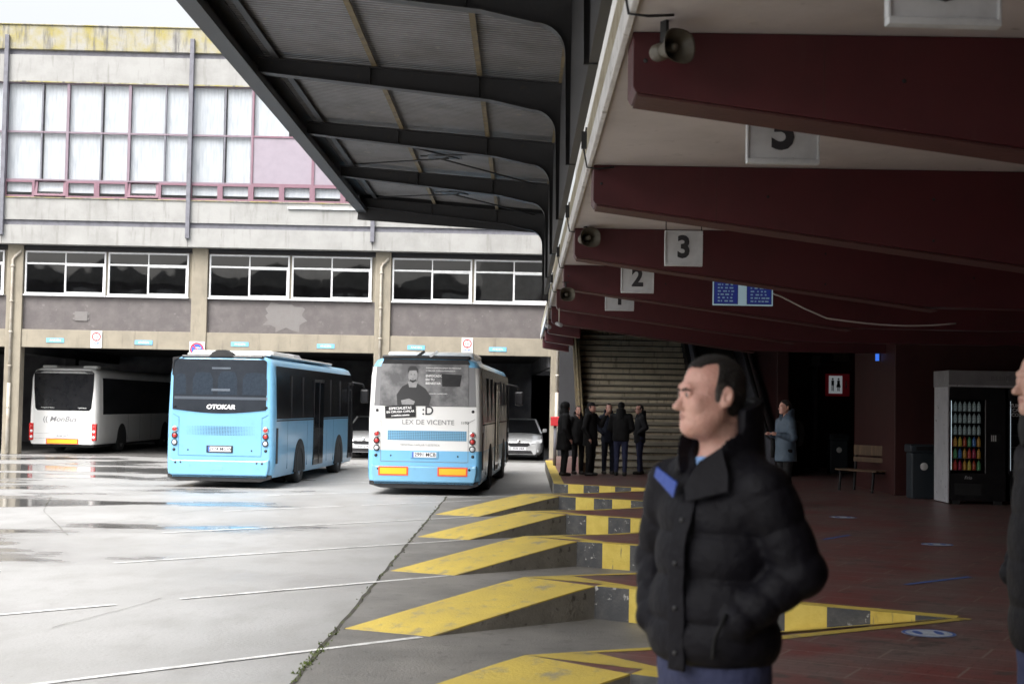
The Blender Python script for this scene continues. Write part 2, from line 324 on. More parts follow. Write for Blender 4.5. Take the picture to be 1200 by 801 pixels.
# yellow edge painting (thin paint sheets on the platform) and the rising bay ends
paint = MB()
def strip(a, b, w, z=.304, side=1, w2=None):
    a = Vector((*a, 0)); b = Vector((*b, 0)); d = (b - a).normalized(); n = Vector((-d.y, d.x, 0)) * side
    w2 = w if w2 is None else w2
    paint.add([(a.x, a.y, z), (b.x, b.y, z), (b.x + n.x * w2, b.y + n.y * w2, z), (a.x + n.x * w, a.y + n.y * w, z)], [(0, 1, 2, 3)])
for k in range(-3, KMAX + 1):
    c, e, f, f2 = C_(k), E_(k), F_(k), F2_(k)
    d = (Vector(e) - Vector(c)).normalized(); n = Vector((-d.y, d.x)) # into the platform
    cc = Vector(c) + d * .0 + n * .185; ee = Vector(e) + d * .12
    paint.add([(cc.x, cc.y, .304), (ee.x, ee.y, .304), (ee.x + n.x * .07, ee.y + n.y * .07, .304), (cc.x + n.x * .05, cc.y + n.y * .05, .304)], [(0, 1, 2, 3)])
    if k < KMAX:
        # flat yellow field at the head of the ramp, ends in a point
        ap_ = Vector((.52, 13.93 + P * k)); c2 = cc + n * .05 + d * .25
        paint.add([(cc.x, cc.y, .3042), (c2.x, c2.y, .3042), (ap_.x, ap_.y, .3042), (f[0], f[1], .3042)], [(0, 1, 2, 3)])
        strip(f, f2, .02, .3045, -1, .13); strip(f2, E_(k + 1), .13, .3045, -1, .10)
    else:
        strip(c, (.72, 43.4), .22, .3045, -1)
struct(paint.build('edge_paint', 'yellow', fix=False))
for k in range(-2, KMAX + 1):
    c, e = C_(k), E_(k); a = lerp(c, e, .47); b_ = lerp(F2_(k - 1), E_(k), .36)
    w = MB(); t_ = lerp(a, e, .0); e2 = (e[0] - .0, e[1])
    w.add([(a[0], a[1], .012), (b_[0], b_[1], .012), (e[0], e[1], .303), (a[0], a[1], -.02), (b_[0], b_[1], -.02), (e[0], e[1], -.02)], [(0, 1, 2), (0, 2, 5, 3), (0, 3, 4, 1), (1, 4, 5, 2)])
    struct(w.build('bay_slope', 'brick'))
    # thin yellow band painted on the rising floor along the kerb foot
    d = (Vector(e) - Vector(c)).normalized(); n = Vector((d.y, -d.x))
    p0 = Vector(c) + n * .012; q = Vector(a) + n * .012; r = Vector(e) + n * .012
    y = MB(); y.add([(q.x, q.y, .022), (r.x, r.y, .311), (r.x + n.x * .02, r.y + n.y * .02, .311), (q.x + n.x * .16, q.y + n.y * .16, .026)], [(0, 1, 2, 3)])
    struct(y.build('foot_paint', 'yellow', fix=False))
# striped kerbs
place_words = ['in the nearest bay below the man', 'behind the man in the dark jacket', 'third from the camera', 'fourth from the camera, ahead of the bus', 'fifth from the camera', 'sixth from the camera', 'at the far end by the standing group']
ords = ['nearest', 'second', 'third', 'fourth', 'fifth', 'sixth', 'seventh']
for k in range(-2, KMAX + 1):
    c, e = Vector(C_(k)), Vector(E_(k)); d = (e - c); Ltot = d.length; d.normalize(); n = Vector((-d.y, d.x))
    kb = MB(); pos = 0; i = 0; o_ = -n * .004
    while pos < Ltot - .01:
        w = min(.33 + (.04 if i else .02), Ltot - pos); a = c + d * pos + o_; b_ = c + d * (pos + w) + o_
        a2 = a + n * .185; b2 = b_ + n * .185
        kb.add([(a.x, a.y, 0), (b_.x, b_.y, 0), (b2.x, b2.y, 0), (a2.x, a2.y, 0), (a.x, a.y, .305), (b_.x, b_.y, .305), (b2.x, b2.y, .305), (a2.x, a2.y, .305)],
               [(0, 1, 5, 4)], 0 if i % 2 == 0 else 1)
        kb.add([(a.x, a.y, .305), (b_.x, b_.y, .305), (b2.x, b2.y, .305), (a2.x, a2.y, .305)], [(0, 1, 2, 3)], 1)
        pos += w; i += 1
    a = c + o_; a2 = a + n * .185; b_ = c + d * Ltot; kb.add([(a.x, a.y, 0), (a.x, a.y, .305), (a2.x, a2.y, .305), (a2.x, a2.y, 0)], [(0, 1, 2, 3)], 0)
    o = kb.build('striped_kerb', ['black_kerb', 'yellow_kerb'], fix=False)
    tag(o, f'black and yellow striped platform kerb, {ords[k + 2]} from the camera in the saw-tooth row', 'kerb', 'striped kerbs of the bus bays')
# yellow bay ramps
for k in range(-3, KMAX):
    t, n_, c, f = T_(k), N_(k), C_(k), F_(k)
    rm = MB()
    c = (c[0] - .004, c[1]); 
    top = []; S = 8
    rt = empty('bay_ramp', ((t[0] + n_[0]) / 2, (t[1] + n_[1]) / 2, 0), 0, f'yellow concrete wedge ramp with bare grey side, {["hidden", "hidden", "nearest", "second", "third", "fourth", "fifth", "farthest"][k + 3]} in the bus bay row', 'ramp', 'yellow wedge ramps of the bus bays')
    ox, oy = (t[0] + n_[0]) / 2, (t[1] + n_[1]) / 2
    A = []; B = []
    for i in range(S + 1):
        s = i / S; z = .006 + .299 * (1 - (1 - min(s * 1.02, 1)) ** 1.03)
        p = lerp(t, f, s); q = lerp(n_, c, s); A.append((p[0] - ox, p[1] - oy, z)); B.append((q[0] - ox, q[1] - oy, z))
    rm.add(A + B, [(i, i + 1, S + 2 + i, S + 1 + i) for i in range(S)])
    rm.build('ramp_top', 'yellow', rt, fix=False)
    sd = MB()
    for line in (A, B):
        lo = [(x, y, -.02) for x, y, z in line]; hi = [(x, y, z - .012) for x, y, z in line]
        sd.add(lo + hi, [(i, i + 1, S + 2 + i, S + 1 + i) for i in range(S)], 1)
        sd.add([(x, y, z - .012) for x, y, z in line] + list(line), [(i, i + 1, S + 2 + i, S + 1 + i) for i in range(S)], 0)
    sd.add([A[0], B[0], (B[0][0], B[0][1], -.02), (A[0][0], A[0][1], -.02)], [(0, 1, 2, 3)], 0)
    sd.build('ramp_side', ['yellow', 'kerb_concrete'], rt, fix=False)
    if k == -3: rt['label'] = 'yellow painted concrete wedge ramp beyond the bottom edge of the view'
# bay lines, expansion joint with moss, thin cracks
for k in range(-3, 7):
    a = N_(k); ln = 9.5 if k < 3 else 6
    m_ = MB(); d = Vector((-1.48, -1.36)).normalized(); n = Vector((-d.y, d.x)) * .035
    a = Vector((a[0], a[1] + .02)) + d * .1
    seg = 14
    for i in range(seg):
        if rnd.random() < .06: continue
        p = a + d * (ln * i / seg); q = a + d * (ln * (i + 1) / seg); w1 = n * rnd.uniform(.8, 1.1)
        m_.add([(p.x - w1.x, p.y - w1.y, .008), (q.x - w1.x, q.y - w1.y, .008), (q.x + w1.x, q.y + w1.y, .008), (p.x + w1.x, p.y + w1.y, .008)], [(0, 1, 2, 3)])
    struct(m_.build('bay_line', 'white_paint', fix=False))
j = MB(); ys = [-3 + .25 * i for i in range(134)]; L1 = []; L2 = []
for y in ys:
    w = .014 + .010 * rnd.random(); x = -1.56 + rnd.uniform(-.012, .012); L1.append((x - w, y, .006)); L2.append((x + w, y, .0065))
n0 = len(ys); j.add(L1 + L2, [(i, i + 1, n0 + i + 1, n0 + i) for i in range(n0 - 1)])
M['joint'] = mat('joint', (.065, .06, .05), .95, var=(4, (.09, .10, .045), .5, .6), bump=(60, .6))
struct(j.build('expansion_joint', 'joint', fix=False))
ms = MB()
for i in range(220):
    y = rnd.choice([rnd.uniform(9, 12.5), rnd.uniform(10.2, 11.6), rnd.uniform(12, 27)]); x = -1.56 + rnd.gauss(0, .025)
    h = rnd.uniform(.01, .035); a = rnd.uniform(0, 6.28); w = rnd.uniform(.006, .016)
    dx, dy = math.cos(a) * w, math.sin(a) * w
    ms.add([(x - dx, y - dy, .004), (x + dx, y + dy, .004), (x + rnd.uniform(-.02, .02), y + rnd.uniform(-.02, .02), h)], [(0, 1, 2)])
tag(ms.build('moss', 'moss', fix=False), 'short moss and weeds growing in the pavement joint', 'moss', kind='stuff')
for pts in ([(-3.95, 12.1), (-3.6, 13.5), (-3.5, 14.1)], [(-6.4, 20.2), (-8.2, 24.5), (-9.4, 28.6)], [(-9.2, 17.5), (-6.6, 22.2), (-4.9, 27.5)], [(-1.2, 9.4), (-.2, 9.6), (.3, 9.5)], [(-1.1, 17.9), (-.3, 18.2), (.2, 18.1)]):
    c = MB(); L1 = []; L2 = []
    for i in range(len(pts) - 1):
        for s in range(8):
            p = lerp(pts[i], pts[i + 1], s / 8); x = p[0] + rnd.uniform(-.008, .008); w = rnd.uniform(.002, .005); L1.append((x - w, p[1], .0085)); L2.append((x + w, p[1], .0085))
    n0 = len(L1); c.add(L1 + L2, [(i, i + 1, n0 + i + 1, n0 + i) for i in range(n0 - 1)])
    struct(c.build('pavement_crack', 'joint', fix=False))

# ------------------------------------------------------------------ steel canopy over the bays
cz = lambda x: 6.33 - (x + 3.66) * .10          # underside of the beams
can = empty('steel_canopy', (-3.66, 18.8, 0), 0, 'dark steel canopy with corrugated sheet roof hanging over the bus bays', 'canopy')
cb = [31.7 - 4.3 * i for i in range(13)]
bm0 = MB()   # one beam with its curved bracket, drawn in x-z
prof = [(-3.60, cz(-3.6)), (-3.60, cz(-3.6) + .20)]
prof += [(.50, cz(.5) + .31), (.50, 4.42), (.40, 4.42)]
for i in range(9):
    t = i / 8 * math.pi / 2; prof.append((.40 - .0 - .32 * (1 - math.cos(t)) - .02, 5.55 + .32 * math.sin(t) - .0))
prof.append((-.5, cz(-.5) + .02 - .04))
def beam_at(y, parent):
    b = MB(); xs = -3.66
    b.prism([(x + 3.66, z) for x, z in prof], -.012, .012, 'y')
    low = [prof[0], prof[-1]] + prof[4:-1][::-1]
    L = [(x + 3.66, z) for x, z in low]
    for (x0, z0), (x1, z1) in zip(L, L[1:]):
        b.add([(x0, -.09, z0), (x1, -.09, z1), (x1, .09, z1), (x0, .09, z0), (x0, -.09, z0 + .014), (x1, -.09, z1 + .014), (x1, .09, z1 + .014), (x0, .09, z0 + .014)],
              [(0, 1, 2, 3), (4, 5, 6, 7), (0, 1, 5, 4), (3, 2, 6, 7)])
    b.bar((.06, 0, cz(-3.6) + .20), (4.16, 0, cz(.5) + .31), .18, .014)
    for x in (1.55, 3.0): b.box(x, x + .012, -.085, .085, cz(x - 3.66) + .015, cz(x - 3.66) + .20 + .11 * x / 4.1 - .01)
    return b.build('beam', 'dark_steel', parent, loc=(0, y - 18.8, 0))
b0 = beam_at(cb[0], can)
for y in cb[1:]:
    c = b0.copy(); col.objects.link(c); c.parent = can; c.location = (0, y - 18.8, 0)
sh = MB(); y = -26.; rows = []; pr = [(0, 0), (.035, 0), (.05, .03), (.085, .03)]
ys = []
while y < 32.05:
    for a, h in pr: ys.append((y + a, h))
    y += .10
vs = [(X, yy - 18.8, cz(x) + h + (.30 if i == 0 else .415)) for i, (x, X) in enumerate(((-3.66, -.1), (.72, 4.38))) for yy, h in ys]
n0 = len(ys); sh.add(vs, [(i, i + 1, n0 + i + 1, n0 + i) for i in range(n0 - 1)]); sh.build('roof_sheet', 'sheet', can, fix=False)
for x, m_, w in ((1.62, 'rust_steel', .07), (3.02, 'rust_steel', .07), (4.10, 'rust_steel', .06), (.30, 'dark_steel', .08)):
    zz = 6.33 - .10 * x + .205 + .026 * x
    p_ = MB().box(x, x + .012, -44.8, 13.0, zz, zz + .08).box(x - w / 2, x + w / 2, -44.8, 13.0, zz - .002, zz + .012); p_.build('purlin', m_, can)
e_ = MB().box(-.12, -.10, -44.8, 13.1, 6.22, 6.60).box(-.12, .10, -44.8, 13.1, 6.215, 6.235).box(.085, .10, -44.8, 13.1, 6.235, 6.31).box(-.16, .10, -44.8, 13.1, 6.60, 6.62)
e_.box(-.34, -.12, -44.8, 13.1, 6.54, 6.56).box(-.36, -.34, -44.8, 13.1, 6.54, 6.74)
e_.build('edge_gutter', 'dark_steel', can)
fe = MB().box(-.1, 4.2, 12.96, 12.985, 5.93, 6.52, rot=Matrix.Rotation(R(3.2), 3, 'Y')); fe.build('end_girder', 'dark_steel', can)
gd = MB().box(4.10, 4.17, -44, 13., 4.43, 6.1); gd.build('wall_girder', 'dark_steel', can)
for y0 in (27.4, 23.1):
    br = MB()
    for a, b_ in (((-3.4, y0 + .2), (-1.2, y0 + 2.1)), ((.3, y0 + .4), (-1.9, y0 + 2.3)), ((-3.3, y0 + 4), (-1.4, y0 + 2.2)), ((.2, y0 + 3.9), (-1.7, y0 + 2.2))):
        br.tube([(a[0] + 3.66, a[1] - 18.8, cz(a[0]) + .22), (b_[0] + 3.66, b_[1] - 18.8, cz(b_[0]) + .24)], .016, 6)
    br.box(1.9, 2.5, y0 + 2.0 - 18.8, y0 + 2.35 - 18.8, 6.36, 6.372); br.build('brace', 'dark_steel', can)

# ------------------------------------------------------------------ concrete platform roof
pr_ = empty('platform_roof', (.55, 8, 0), 0, 'concrete platform roof with pale soffit and deep oxblood red beams', 'roof')
X0, Y0 = .55, 8.
s_ = MB().prism([(.55, -26), (13.4, -26), (13.4, 31.6), (1.38, 31.6), (1.38, 43.2), (.55, 43.2)], 4.0, 4.36); 
s_.v = [(x - X0, y - Y0, z) for x, y, z in s_.v]; s_.build('soffit', 'soffit', pr_)
MB().box(1.38 - X0, 13.4 - X0, 31.6 - Y0, 48 - Y0, 6.4, 6.6).box(1.38 - X0, 13.4 - X0, 31.5 - Y0, 31.6 - Y0, 4.37, 6.4).box(1.30 - X0, 1.38 - X0, 31.6 - Y0, 43.2 - Y0, 4.362, 6.4).build('upper_slab', 'wall_dark', pr_)
MB().box(1.6 - X0, 30, -26 - Y0, 46 - Y0, 6.62, 16).box(1.6 - X0, 30, -26 - Y0, 31.4 - Y0, 4.37, 6.62).box(13.6 - X0, 30, -26 - Y0, 46 - Y0, 0, 4.36).build('sky_blocker', 'concrete', pr_)  # unseen mass added above and beside the hall to block skylight
fa = MB(); y = -26
while y < 43.1:
    y1 = min(y + 3.1, 43.2); fa.box(-.035, 0, y - Y0, y1 - Y0 - .012, 3.97, 4.14, 1); fa.box(-.02, 0, y - Y0, y1 - Y0 - .012, 4.142, 4.40, 0); y = y1
fa.build('fascia', ['fascia', 'fascia_white'], pr_, bevel=.004)
bms = [8 - 4.3 * i for i in range(7, 0, -1)] + [8 + 4.3 * i for i in range(9)]
def red_beam(stub):
    xe = .80 if stub else 12.8
    ply = [(.02, 3.64 + .06), (.02, 3.998)] + [(xe, 3.998)]
    ply += [(xe, 3.66 - .125 * xe)] if stub else [(xe, 3.14), (5.8, 3.15), (4.0, 3.16)]
    ply += [(.04, 3.665)]
    b = MB().prism(ply, -.31, .05, 'y')
    return b
proto = {}
for y in bms:
    st = y > 33
    if st not in proto: proto[st] = o = red_beam(st).build('beam', 'oxblood', pr_, bevel=.03, seg=2)
    else: o = proto[st].copy(); col.objects.link(o); o.parent = pr_
    o.location = (0, y - Y0, 0)
# worn lower arris strips, seams and bolt heads belong to the beams
for y in bms[6:]:
    if y > 33: continue
    b = MB().bar((.05, y - Y0 - .13, 3.655), (4.2, y - Y0 - .13, 3.121), .335, .012); b.build('arris', 'oxblood_edge', pr_)
    b = MB().box(1.06, 1.068, y - Y0 - .3115, y - Y0 - .309, 3.53, 3.99); b.build('seam', 'oxblood_edge', pr_)
    for bx, bz in ((.09, 3.84), (1.5, 3.75), (2.9, 3.4), (2.9, 3.75), (4.6, 3.5)):
        MB().lathe([(0, -.006), (.011, -.004), (.013, 0)], (bx, y - Y0 - .31, bz), 'y', 8).build('bolt', 'black_matte', pr_)
# conduit clips on the fascia
for y in (7.2, 11.9, 16.3, 20.6, 25.0, 29.4):
    c = MB().tube([(-.05, y - Y0, 4.30), (-.07, y - Y0, 4.12), (-.04, y - Y0, 3.96), (.06, y - Y0, 3.95), (.2, y - Y0 + .1, 3.985)], .008, 6)
    c.box(-.09, -.045, y - Y0 - .03, y - Y0 + .03, 4.12, 4.26); c.build('conduit', 'black_matte', pr_)

# ------------------------------------------------------------------ platform number signs
def num_sign(n, x0, x1, y, zb, h, yaw=0):
    w = x1 - x0; cx = (x0 + x1) / 2
    r = empty('platform_sign', (cx, y, zb), R(yaw), f'hanging white platform sign reading {n} with a black numeral', 'sign', 'platform number signs')
    MB().box(-w / 2, w / 2, -.012, .012, 0, h).build('panel', 'sign_white', r)
    f = MB().box(-w / 2 - .012, w / 2 + .012, -.03, .03, -.03, .0).box(-w / 2 - .012, w / 2 + .012, -.03, .03, h, h + .02).box(-w / 2 - .014, -w / 2, -.026, .026, -.001, h + .001).box(w / 2, w / 2 + .014, -.026, .026, -.001, h + .001)
    f.build('frame', 'sign_white', r, bevel=.004)
    text(n, h * .98, 'text_dark', 'numeral', r, (0, -.0145, h * .5), bold=.012, thick=.0015, sx=.92)
    hg = MB()
    for s in (-1, 1): hg.tube([(s * w / 2, 0, h + .015), (s * w / 2, 0, max(4.0 - zb, h + .05))], .006, 6)
    hg.build('hanger', 'black_matte', r)
num_sign('6', 1.43, 1.86, 5.6, 3.51, .40, 3)
num_sign('5', 1.44, 1.89, 9.2, 3.575, .36, 2)
num_sign('3', 1.51, 1.89, 15.2, 3.50, .33, 0)
num_sign('2', 1.30, 1.71, 18.9, 3.50, .34, 0)
num_sign('1', 1.27, 1.69, 22.0, 3.47, .36, 0)

# horn loudspeakers
def horn(x, y, z, rz, s, lab):
    r = empty('horn_speaker', (x, y, z), rz, lab, 'loudspeaker', 'horn loudspeakers under the platform roof')
    b = MB(); n = 24; rings = []
    for i, (t, rad) in enumerate([(.0, .125), (.012, .118), (.05, .088), (.10, .062), (.16, .048), (.20, .045)]):
        ring = []
        for k in range(n):
            a = 2 * math.pi * k / n; c_, s_ = math.cos(a), math.sin(a); q = 1 / max(abs(c_) ** 3 + abs(s_) ** 3, .4) ** (1 / 3); q = 1 + (q - 1) * (1 - i / 5) * .8
            ring.append((rad * q * c_, t, rad * q * s_ * .9))
        rings += ring
    b.add(rings, [(i * n + k, i * n + (k + 1) % n, (i + 1) * n + (k + 1) % n, (i + 1) * n + k) for i in range(5) for k in range(n)], 0, True)
    o = b.build('bell', 'horn', r); so = o.modifiers.new('s', 'SOLIDIFY'); so.thickness = .005
    MB().lathe([(0, .035), (.022, .036), (.030, .06), (.030, .15)], axis='y', n=14).build('phase_plug', 'horn', r)
    MB().lathe([(.0, .26), (.05, .255), (.058, .24), (.058, .17), (.045, .16)], axis='y', n=20).build('driver', 'horn', r)
    MB().box(-.012, .012, .13, .19, .05, .20).box(-.05, .05, .12, .20, .20, .21).build('bracket', 'black_matte', r)
    r.scale = (s, s, s)
horn(.79, 7.36, 3.84, R(32), .82, 'grey horn loudspeaker mounted on the nearest red beam')
horn(.74, 16.0, 3.86, R(20), 1.0, 'small horn loudspeaker on the third red beam, left of platform sign 3')
horn(.62, 20.3, 3.55, R(10), .9, 'small dark horn loudspeaker on the fourth red beam, near the roof edge')
# cameras / lamps at the far roof edge
for i, (x, y, z, lab) in enumerate(((.42, 24.8, 3.32, 'small security camera hanging at the far end of the roof edge, left one'), (.62, 24.9, 3.36, 'small security camera hanging at the far end of the roof edge, right one'))):
    r = empty('security_camera', (x, y, z), R(25), lab, 'camera', 'security cameras on the roof edge')
    MB().tube([(0, 0, .04), (0, 0, .30), (.06, .02, .66)], .012, 8).build('arm', 'pipe', r)
    MB().tube([(-.02, -.12, 0), (0, .08, .04)], .035, 12).build('housing', 'vend_grey', r, bevel=.004)

# departures screen
dsc = empty('departure_screen', (2.80, 18.2, 3.28), 0, 'hanging departures screen with two blue displays in a pale lit frame', 'screen')
MB().box(-.38, .38, 0, .10, 0, .42).build('case', 'black', dsc, bevel=.006)
MB().box(-.385, .385, -.006, 0, -.004, .014).box(-.385, -.37, -.006, 0, .014, .42).box(.37, .385, -.006, 0, .014, .42).box(-.06, .05, -.006, 0, .014, .42).build('frame', 'screen_frame', dsc)
for s0, s1 in ((-.37, -.06), (.05, .37)):
    p = MB().box(s0 + .006, s1 - .006, -.004, -.001, .02, .41).build('display', 'screen', dsc)
    rr = MB()
    for i in range(9):
        z = .045 + i * .042; x = s0 + .05
        while x < s1 - .06:
            w = rnd.uniform(.015, .05); rr.box(x, min(x + w, s1 - .03), -.0062, -.0045, z, z + .017); x += w + rnd.uniform(.01, .04)
    rr.build('display_rows', 'screen_text', p)
MB().tube([(-.3, .05, .42), (-.3, .05, .72)], .012, 8).tube([(.3, .05, .42), (.3, .05, .72)], .012, 8).build('hanger', 'black_matte', dsc)
# drooping cable
cp = [(3.15, 19.0, 3.56), (3.43, 19.0, 3.47), (3.75, 19, 3.31), (4.05, 19.0, 3.185), (4.1, 19., 3.178)] + [(4.1 + (5.77 - 4.1) * t, 19.0, 3.178 - .075 * math.sin(t * math.pi * .85)) for t in (.1, .2, .3, .4, .5, .6, .7, .8, .9, 1)]
tag(MB().tube(cp, .011, 8).build('hanging_cable', 'cable'), 'thin white cable drooping between the red beams right of the screen', 'cable')
# ------------------------------------------------------------------ station building across the yard
M['garage_shade_floor'] = mat('garage_shade_floor', (.13, .125, .12), .55, var=(1.2, (.08, .078, .075)), bump=(30, .2))
bd = empty('station_building', (-11.12, 48.53, 0), R(2), 'long concrete station building with white-blinded upper windows over a dark bus garage', 'building')
U0, U1 = -32., 12.0
cols = [-31.35, -25.08, -18.81, -12.54, -6.27, 0, 6.27, 12.36]
# upper bands
MB().box(U0, U1, -.42, .3, 13.79, 14.62).box(U0, U1, -.47, .32, 14.62, 14.66).build('parapet', 'concrete_parapet', bd, bevel=.02)
MB().box(U0, U1, -.30, .3, 13.60, 13.79).box(U0, U1, -.345, .2, 7.78, 7.96).build('channel', 'steel_grey', bd)
def band(z0, z1, name='concrete_band'):
    b = MB(); xs = [U0] + [c - .37 for c in cols if U0 < c - .37 < U1] + [U1]
    for a, c in zip(xs, xs[1:]): b.box(a + .006, c - .006, -.42, .3, z0, z1)
    b.build(name, 'concrete', bd, bevel=.012)
band(12.70, 13.60); band(7.96, 8.70); band(7.14, 7.78)
MB().box(U0, U1, -.46, .0, 8.702, 8.73).box(U0, U1, -.44, -.30, 12.66, 12.70).build('flashing', 'concrete_parapet', bd)
for c in cols[:-1]:
    MB().box(c - .37 - .07, c - .37 + .07, -.56, -.422, 7.42, 14.25).build('steel_post', 'steel_grey', bd, bevel=.01)
MB().box(6.27 - .37 - 2.9, 6.27 - .40 - .09, -.50, -.43, 8.50, 8.56).build('light_strip', 'white_alu', bd)
# upper windows: one module = magenta frame, panes, blinds
def shared(proto, parent, loc):
    c = proto.copy(); col.objects.link(c); c.parent = parent; c.location = loc
    for ch in proto.children:
        q = ch.copy(); col.objects.link(q); q.parent = c
    return c
MW = 6.27 / 3
def up_window(gap, w2):
    f = MB(); w = MW; z0, z1, zm = 9.31, 12.68, 10.97
    for a, b in ((0, .045), (w - .045, w)): f.box(a, b, -.38, -.26, z0, z1)
    f.box(.045, w - .045, -.38, -.26, z0, z0 + .05); f.box(.045, w - .045, -.38, -.26, z1 - .05, z1); f.box(.045, w - .045, -.37, -.27, zm - .03, zm + .03)
    o = f.build('window', 'mauve_frame', bd)
    MB().box(gap - .025, gap + .025, -.36, -.28, z0 + .05, zm - .03).box(gap - .025, gap + .025, -.36, -.28, zm + .03, z1 - .05).build('mullion', 'steel_grey', o)
    MB().add([(.045, -.32, z0 + .05), (w - .045, -.32, z0 + .05), (w - .045, -.32, z1 - .05), (.045, -.32, z1 - .05)], [(0, 1, 2, 3)]).build('pane', 'glass', o, fix=False)
    b = MB()
    for a, c in ((.05, gap - w2), (gap + w2, w - .05)):
        x = a
        while x < c - .02:
            x1 = min(x + .118, c); b.add([(x, -.235 + rnd.uniform(-.004, .004), z0 + .05), (x1 - .003, -.23, z0 + .05), (x1 - .003, -.23, z1 - .05), (x, -.235 + rnd.uniform(-.004, .004), z1 - .05)], [(0, 1, 2, 3)]); x = x1
    b.build('blind', 'blind', o, fix=False)
    return o
wins = [up_window(1.22, .02), up_window(1.22, .055), up_window(1.15, .06)]
for w in wins: w.location = (-200, 0, 0)
protoused = [False] * 3
for bi, c in enumerate(cols[:-1]):
    for mI in range(3):
        u = c - .37 + mI * MW
        if u > U1 - .5 or u < -14: continue
        k = (bi + mI) % 3
        if c == 0 and mI > 0: continue
        w = wins[k]
        if not protoused[k]: w.location = (u, 0, 0); protoused[k] = True
        else: shared(w, bd, (u, 0, 0))
# the bay behind the canopy has mauve lower panels
for mI, u in enumerate((-.37 + MW, -.37 + 2 * MW)):
    f = MB(); w = MW; z0, z1, zm = 9.31, 12.68, 10.97
    for a, b in ((0, .045), (w - .045, w)): f.box(a, b, -.38, -.26, z0, z1)
    f.box(.045, w - .045, -.38, -.26, z0, z0 + .05); f.box(.045, w - .045, -.38, -.26, z1 - .05, z1); f.box(.045, w - .045, -.37, -.27, zm - .03, zm + .03)
    o = f.build('window', 'magenta', bd, loc=(u, 0, 0))
    MB().box(.045, w - .045, -.335, -.315, z0 + .05, zm - .03).build('lower_panel', 'mauve', o)
    MB().add([(.045, -.32, zm + .03), (w - .045, -.32, zm + .03), (w - .045, -.32, z1 - .05), (.045, -.32, z1 - .05)], [(0, 1, 2, 3)]).build('pane', 'glass', o, fix=False)
    b = MB(); x = .05
    while x < w - .1:
        if not (1.2 < x < 1.28): b.add([(x, -.235, zm), (x + .115, -.23, zm), (x + .115, -.23, z1 - .05), (x, -.235, z1 - .05)], [(0, 1, 2, 3)])
        x += .118
    b.build('blind', 'blind', o, fix=False)
# lower hopper windows in the magenta band
hf = MB().box(0, MW / 2, -.39, -.30, 8.73, 8.80).box(0, MW / 2, -.39, -.30, 9.24, 9.308).box(0, .09, -.39, -.30, 8.80, 9.24).box(MW / 2 - .09, MW / 2, -.39, -.30, 8.80, 9.24).build('hopper_window', 'magenta', bd)
MB().add([(.09, -.345, 8.80), (MW / 2 - .09, -.345, 8.80), (MW / 2 - .09, -.345, 9.24), (.09, -.345, 9.24)], [(0, 1, 2, 3)]).build('pane', 'glass', hf, fix=False)
MB().add([(.09, -.25, 8.92), (MW / 2 - .09, -.25, 8.92), (MW / 2 - .09, -.25, 9.24), (.09, -.25, 9.24)], [(0, 1, 2, 3)]).build('blind', 'blind', hf, fix=False)
hf.location = (-12.91, 0, 0); n = 0
u = -12.91 + MW / 2
while u < 11.4:
    q = shared(hf, bd, (u, 0, 0)); u += MW / 2; n += 1
    if n in (7, 10):  # two hoppers tilted open
        q.rotation_euler = (R(-9), 0, 0); q.location = (u - MW / 2, -.02 - 8.73 * math.sin(R(9)) + .0, 8.73 * (1 - math.cos(R(9))))
# lower storey windows
def low_window(w):
    f = MB(); z0, z1, zt = 5.46, 6.95, 6.52; t = .055
    f.box(0, w, .04, .13, z0, z0 + t + .01).box(0, w, .04, .13, z1 - t, z1).box(0, t, .04, .13, z0 + t + .01, z1 - t).box(w - t, w, .04, .13, z0 + t + .01, z1 - t)
    f.box(t, w - t, .05, .12, zt - .03, zt + .03).box(w / 2 - .03, w / 2 + .03, .052, .118, z0 + t + .01, zt - .03).box(w / 2 - .02, w / 2 + .02, .055, .115, zt + .03, z1 - t)
    f.box(w / 2 + .03, w - t, .06, .10, z0 + t + .01, z0 + t + .05).box(w / 2 + .03, w - t, .06, .10, zt - .07, zt - .03).box(w - t - .045, w - t, .06, .10, z0 + t + .05, zt - .07)
    f.box(-.03, w + .03, -.03, .14, z0 - .05, z0 - .002)
    o = f.build('window', 'white_alu', bd, bevel=.004)
    MB().add([(t, .08, z0 + t), (w - t, .08, z0 + t), (w - t, .08, z1 - t), (t, .08, z1 - t)], [(0, 1, 2, 3)]).build('pane', 'glass_dark', o, fix=False)
    return o
lw = low_window(2.74); first = True
for c in cols[:-1]:
    for du in (.31, 3.13):
        if c < -13: continue
        u = c + du
        if first: lw.location = (u, 0, 0); first = False
        else: shared(lw, bd, (u, 0, 0))
# plaster spandrel, head beam, columns
pl = MB()
for a, b in zip(cols, cols[1:]): pl.box(a + .27, b - .27, .10, .28, 4.26, 5.41).box(a + .27, b - .27, .10, .28, 6.955, 7.14)
pl.build('spandrel', 'plaster', bd)
for c in cols[:-1]:  # reveals beside the windows
    for a, b in ((.27, .31), (3.05, 3.13), (5.87, 6.0)): MB().box(c + a, c + b, .12, .26, 5.41, 6.955).build('window_reveal', 'concrete_beam', bd)
